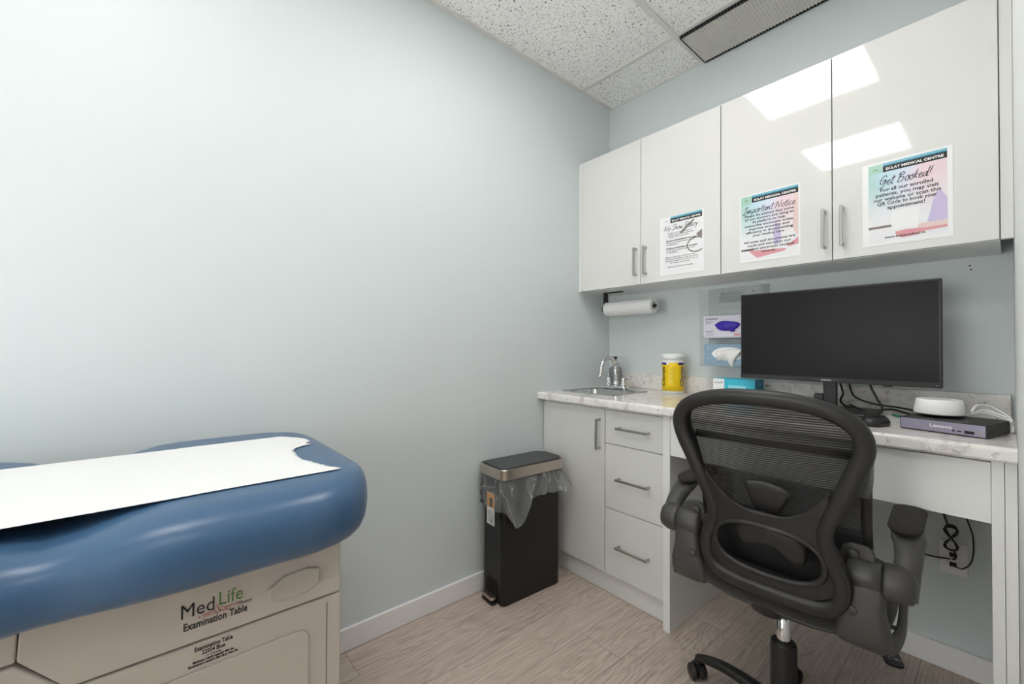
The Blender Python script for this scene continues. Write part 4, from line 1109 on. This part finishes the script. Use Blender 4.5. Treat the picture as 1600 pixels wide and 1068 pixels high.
# gas lift and base
build('gas_piston', lathe([(.0185, .20), (.0185, .404)], n=24), 'chrome', CH, smooth=True)
build('lift_sleeve', lathe([(.034, .07), (.034, .280), (.031, .286), (.019, .286)], n=28), 'black', CH, bevel=.001)
build('base_hub', lathe([(.045, .055), (.05, .07), (.048, .11), (.036, .125)], n=28), 'black', CH, smooth=True)
BR = .275
for k in range(5):
    a = R(171+72*k); c, s = math.cos(a), math.sin(a)
    P = [(.03, .092), (.10, .100), (.18, .098), (.24, .085), (BR, .072)]
    Q = spline([(c*r, s*r, z) for r, z in P], 5)
    lg = build('base_leg', sweep(Q, [(.024-.011*i/20, .017-.006*i/20) for i in range(len(Q))], n=12, power=3), 'black', CH, smooth=True)
    cx_, cy_ = c*BR, s*BR
    ca = build('caster', lathe([(.010, .045), (.010, .066)], n=12, c=(cx_, cy_, 0)), 'black', CH, smooth=True)
    wa = a+R(60); wx, wy = math.cos(wa), math.sin(wa)
    for q in (-1, 1):
        mt = Matrix.Translation((cx_+wx*.016*q, cy_+wy*.016*q, .0265)) @ Matrix.Rotation(wa, 4, 'Z')
        b_ = lathe([(.006, -.010), (.021, -.010), (.0255, -.007), (.026, 0), (.0255, .007), (.021, .010), (.006, .010)], n=24, axis='x')
        b_.transform(mt); build('wheel', b_, 'black', ca, smooth=True)
    b_ = bmesh.new(); rr = []
    for ang in range(-10, 191, 20):
        rr.append((math.cos(R(ang))*.031, math.sin(R(ang))*.031))
    mt = Matrix.Translation((cx_, cy_, .0265)) @ Matrix.Rotation(wa, 4, 'Z')
    loft([[(-.006, p, q_) for p, q_ in rr]+[(-.006, -.02, .0)], [(.006, p, q_) for p, q_ in rr]+[(.006, -.02, .0)]], bm=b_); b_.transform(mt)
    build('caster_hood', b_, 'black', ca)
# armrests
for s in (1, -1):
    ar = empty('armrest', (0, 0, 0)); ar.parent = CH
    # rear-facing mounting shell
    secs = []
    for z, x0, x1, y0, th in ((.452, .158, .240, -.160, .022), (.458, .152, .248, -.174, .024), (.48, .150, .256, -.186, .024), (.51, .154, .254, -.190, .024), (.55, .166, .246, -.190, .024), (.62, .178, .245, -.180, .022)):
        ring = []
        for i in range(24):
            a = 2*math.pi*i/24; c, d = math.cos(a), math.sin(a)
            ring.append((s*((x0+x1)/2+(x1-x0)/2*math.copysign(abs(c)**.35, c)), y0+th*math.copysign(abs(d)**.4, d)*.42 + .014*c*c, z))
        secs.append(ring)
    build('mount', loft(secs), 'arm', ar, bevel=.003)
    # side hook running forward along the seat
    Q = spline([(s*.244, -.176, .482), (s*.258, -.15, .482), (s*.266, -.115, .502), (s*.268, -.085, .550)], 6)
    build('side_hook', sweep(Q, [(.008, .026-.014*i/(len(Q)-1)) for i in range(len(Q))], n=12, power=3.2), 'arm', ar, smooth=True)
    # hub along x
    build('hub', lathe([(.036, s*.172), (.041, s*.180), (.040, s*.215), (.039, s*.238)], n=28, axis='x', c=(0, -.155, .618)), 'arm', ar, smooth=True)
    build('hub_cap', lathe([(.039, s*.240), (.041, s*.245), (.041, s*.272), (.034, s*.290), (.014, s*.297)], n=28, axis='x', c=(0, -.155, .618)), 'arm', ar, smooth=True)
    build('fin', poly(rrect(.162, .225, .625, .688, .024), .014, 'xz', -.165) if s > 0 else poly(rrect(-.225, -.162, .625, .688, .024), .014, 'xz', -.165), 'arm', ar, bevel=.003)
    for z in (.664, .545):
        build('screw_cap', lathe([(.012, -.0045), (.011, -.0065), (.004, -.008)], n=20, axis='y', c=(s*.185, -.165 if z > .6 else -.195, z)), 'arm', ar, smooth=True)
    Q = spline([(s*.266, -.158, .600), (s*.274, -.138, .628), (s*.278, -.100, .660), (s*.275, -.05, .688), (s*.270, .0, .702), (s*.268, .08, .704), (s*.266, .13, .703)], 6)
    nq = len(Q); rd = []
    for i in range(nq):
        u = i/(nq-1); rd.append((.029-.006*math.sin(math.pi*min(1, u*1.8))+.006*u if u < .5 else .032, .036-.025*min(1, u*1.6)))
    build('arm_stalk', sweep(Q, rd, n=16, power=2.6), 'arm', ar, smooth=True)
    rings = []
    for sc, z in ((.98, .709), (1.02, .714), (.98, .721), (.8, .726), (.3, .727)):
        rings.append([(s*.268+x*sc*(1-.28*max(0, (-y-.04)/.09)**2), .038+y*sc, z-.006*max(0, (-y-.06)/.07)**2) for x, y in rrect(-.034, .034, -.113, .113, .033, 8)])
    build('arm_pad', loft(rings), 'padfab', ar, smooth=True)

# small printed tag on the floor behind the chair
t = empty('floor_tag', (1.345, -.085, 0), R(20), 'small black rounded tag with white print on the floor behind the chair', 'tag')
build('plate', poly(rrect(-.028, .028, -.06, .06, .02), .008, 'xy', .0005), 'black', t, bevel=.002)
bm = bmesh.new(); rnd = random.Random(9)
for i in range(11):
    x = rnd.uniform(-.018, .018); y = rnd.uniform(-.03, .045); v = i % 2
    box(bm, x-(.008 if v else .0012), x+(.008 if v else .0012), y-(.0012 if v else .009), y+(.0012 if v else .009), .0087, .0090)
build('print_marks', bm, 'white', t)
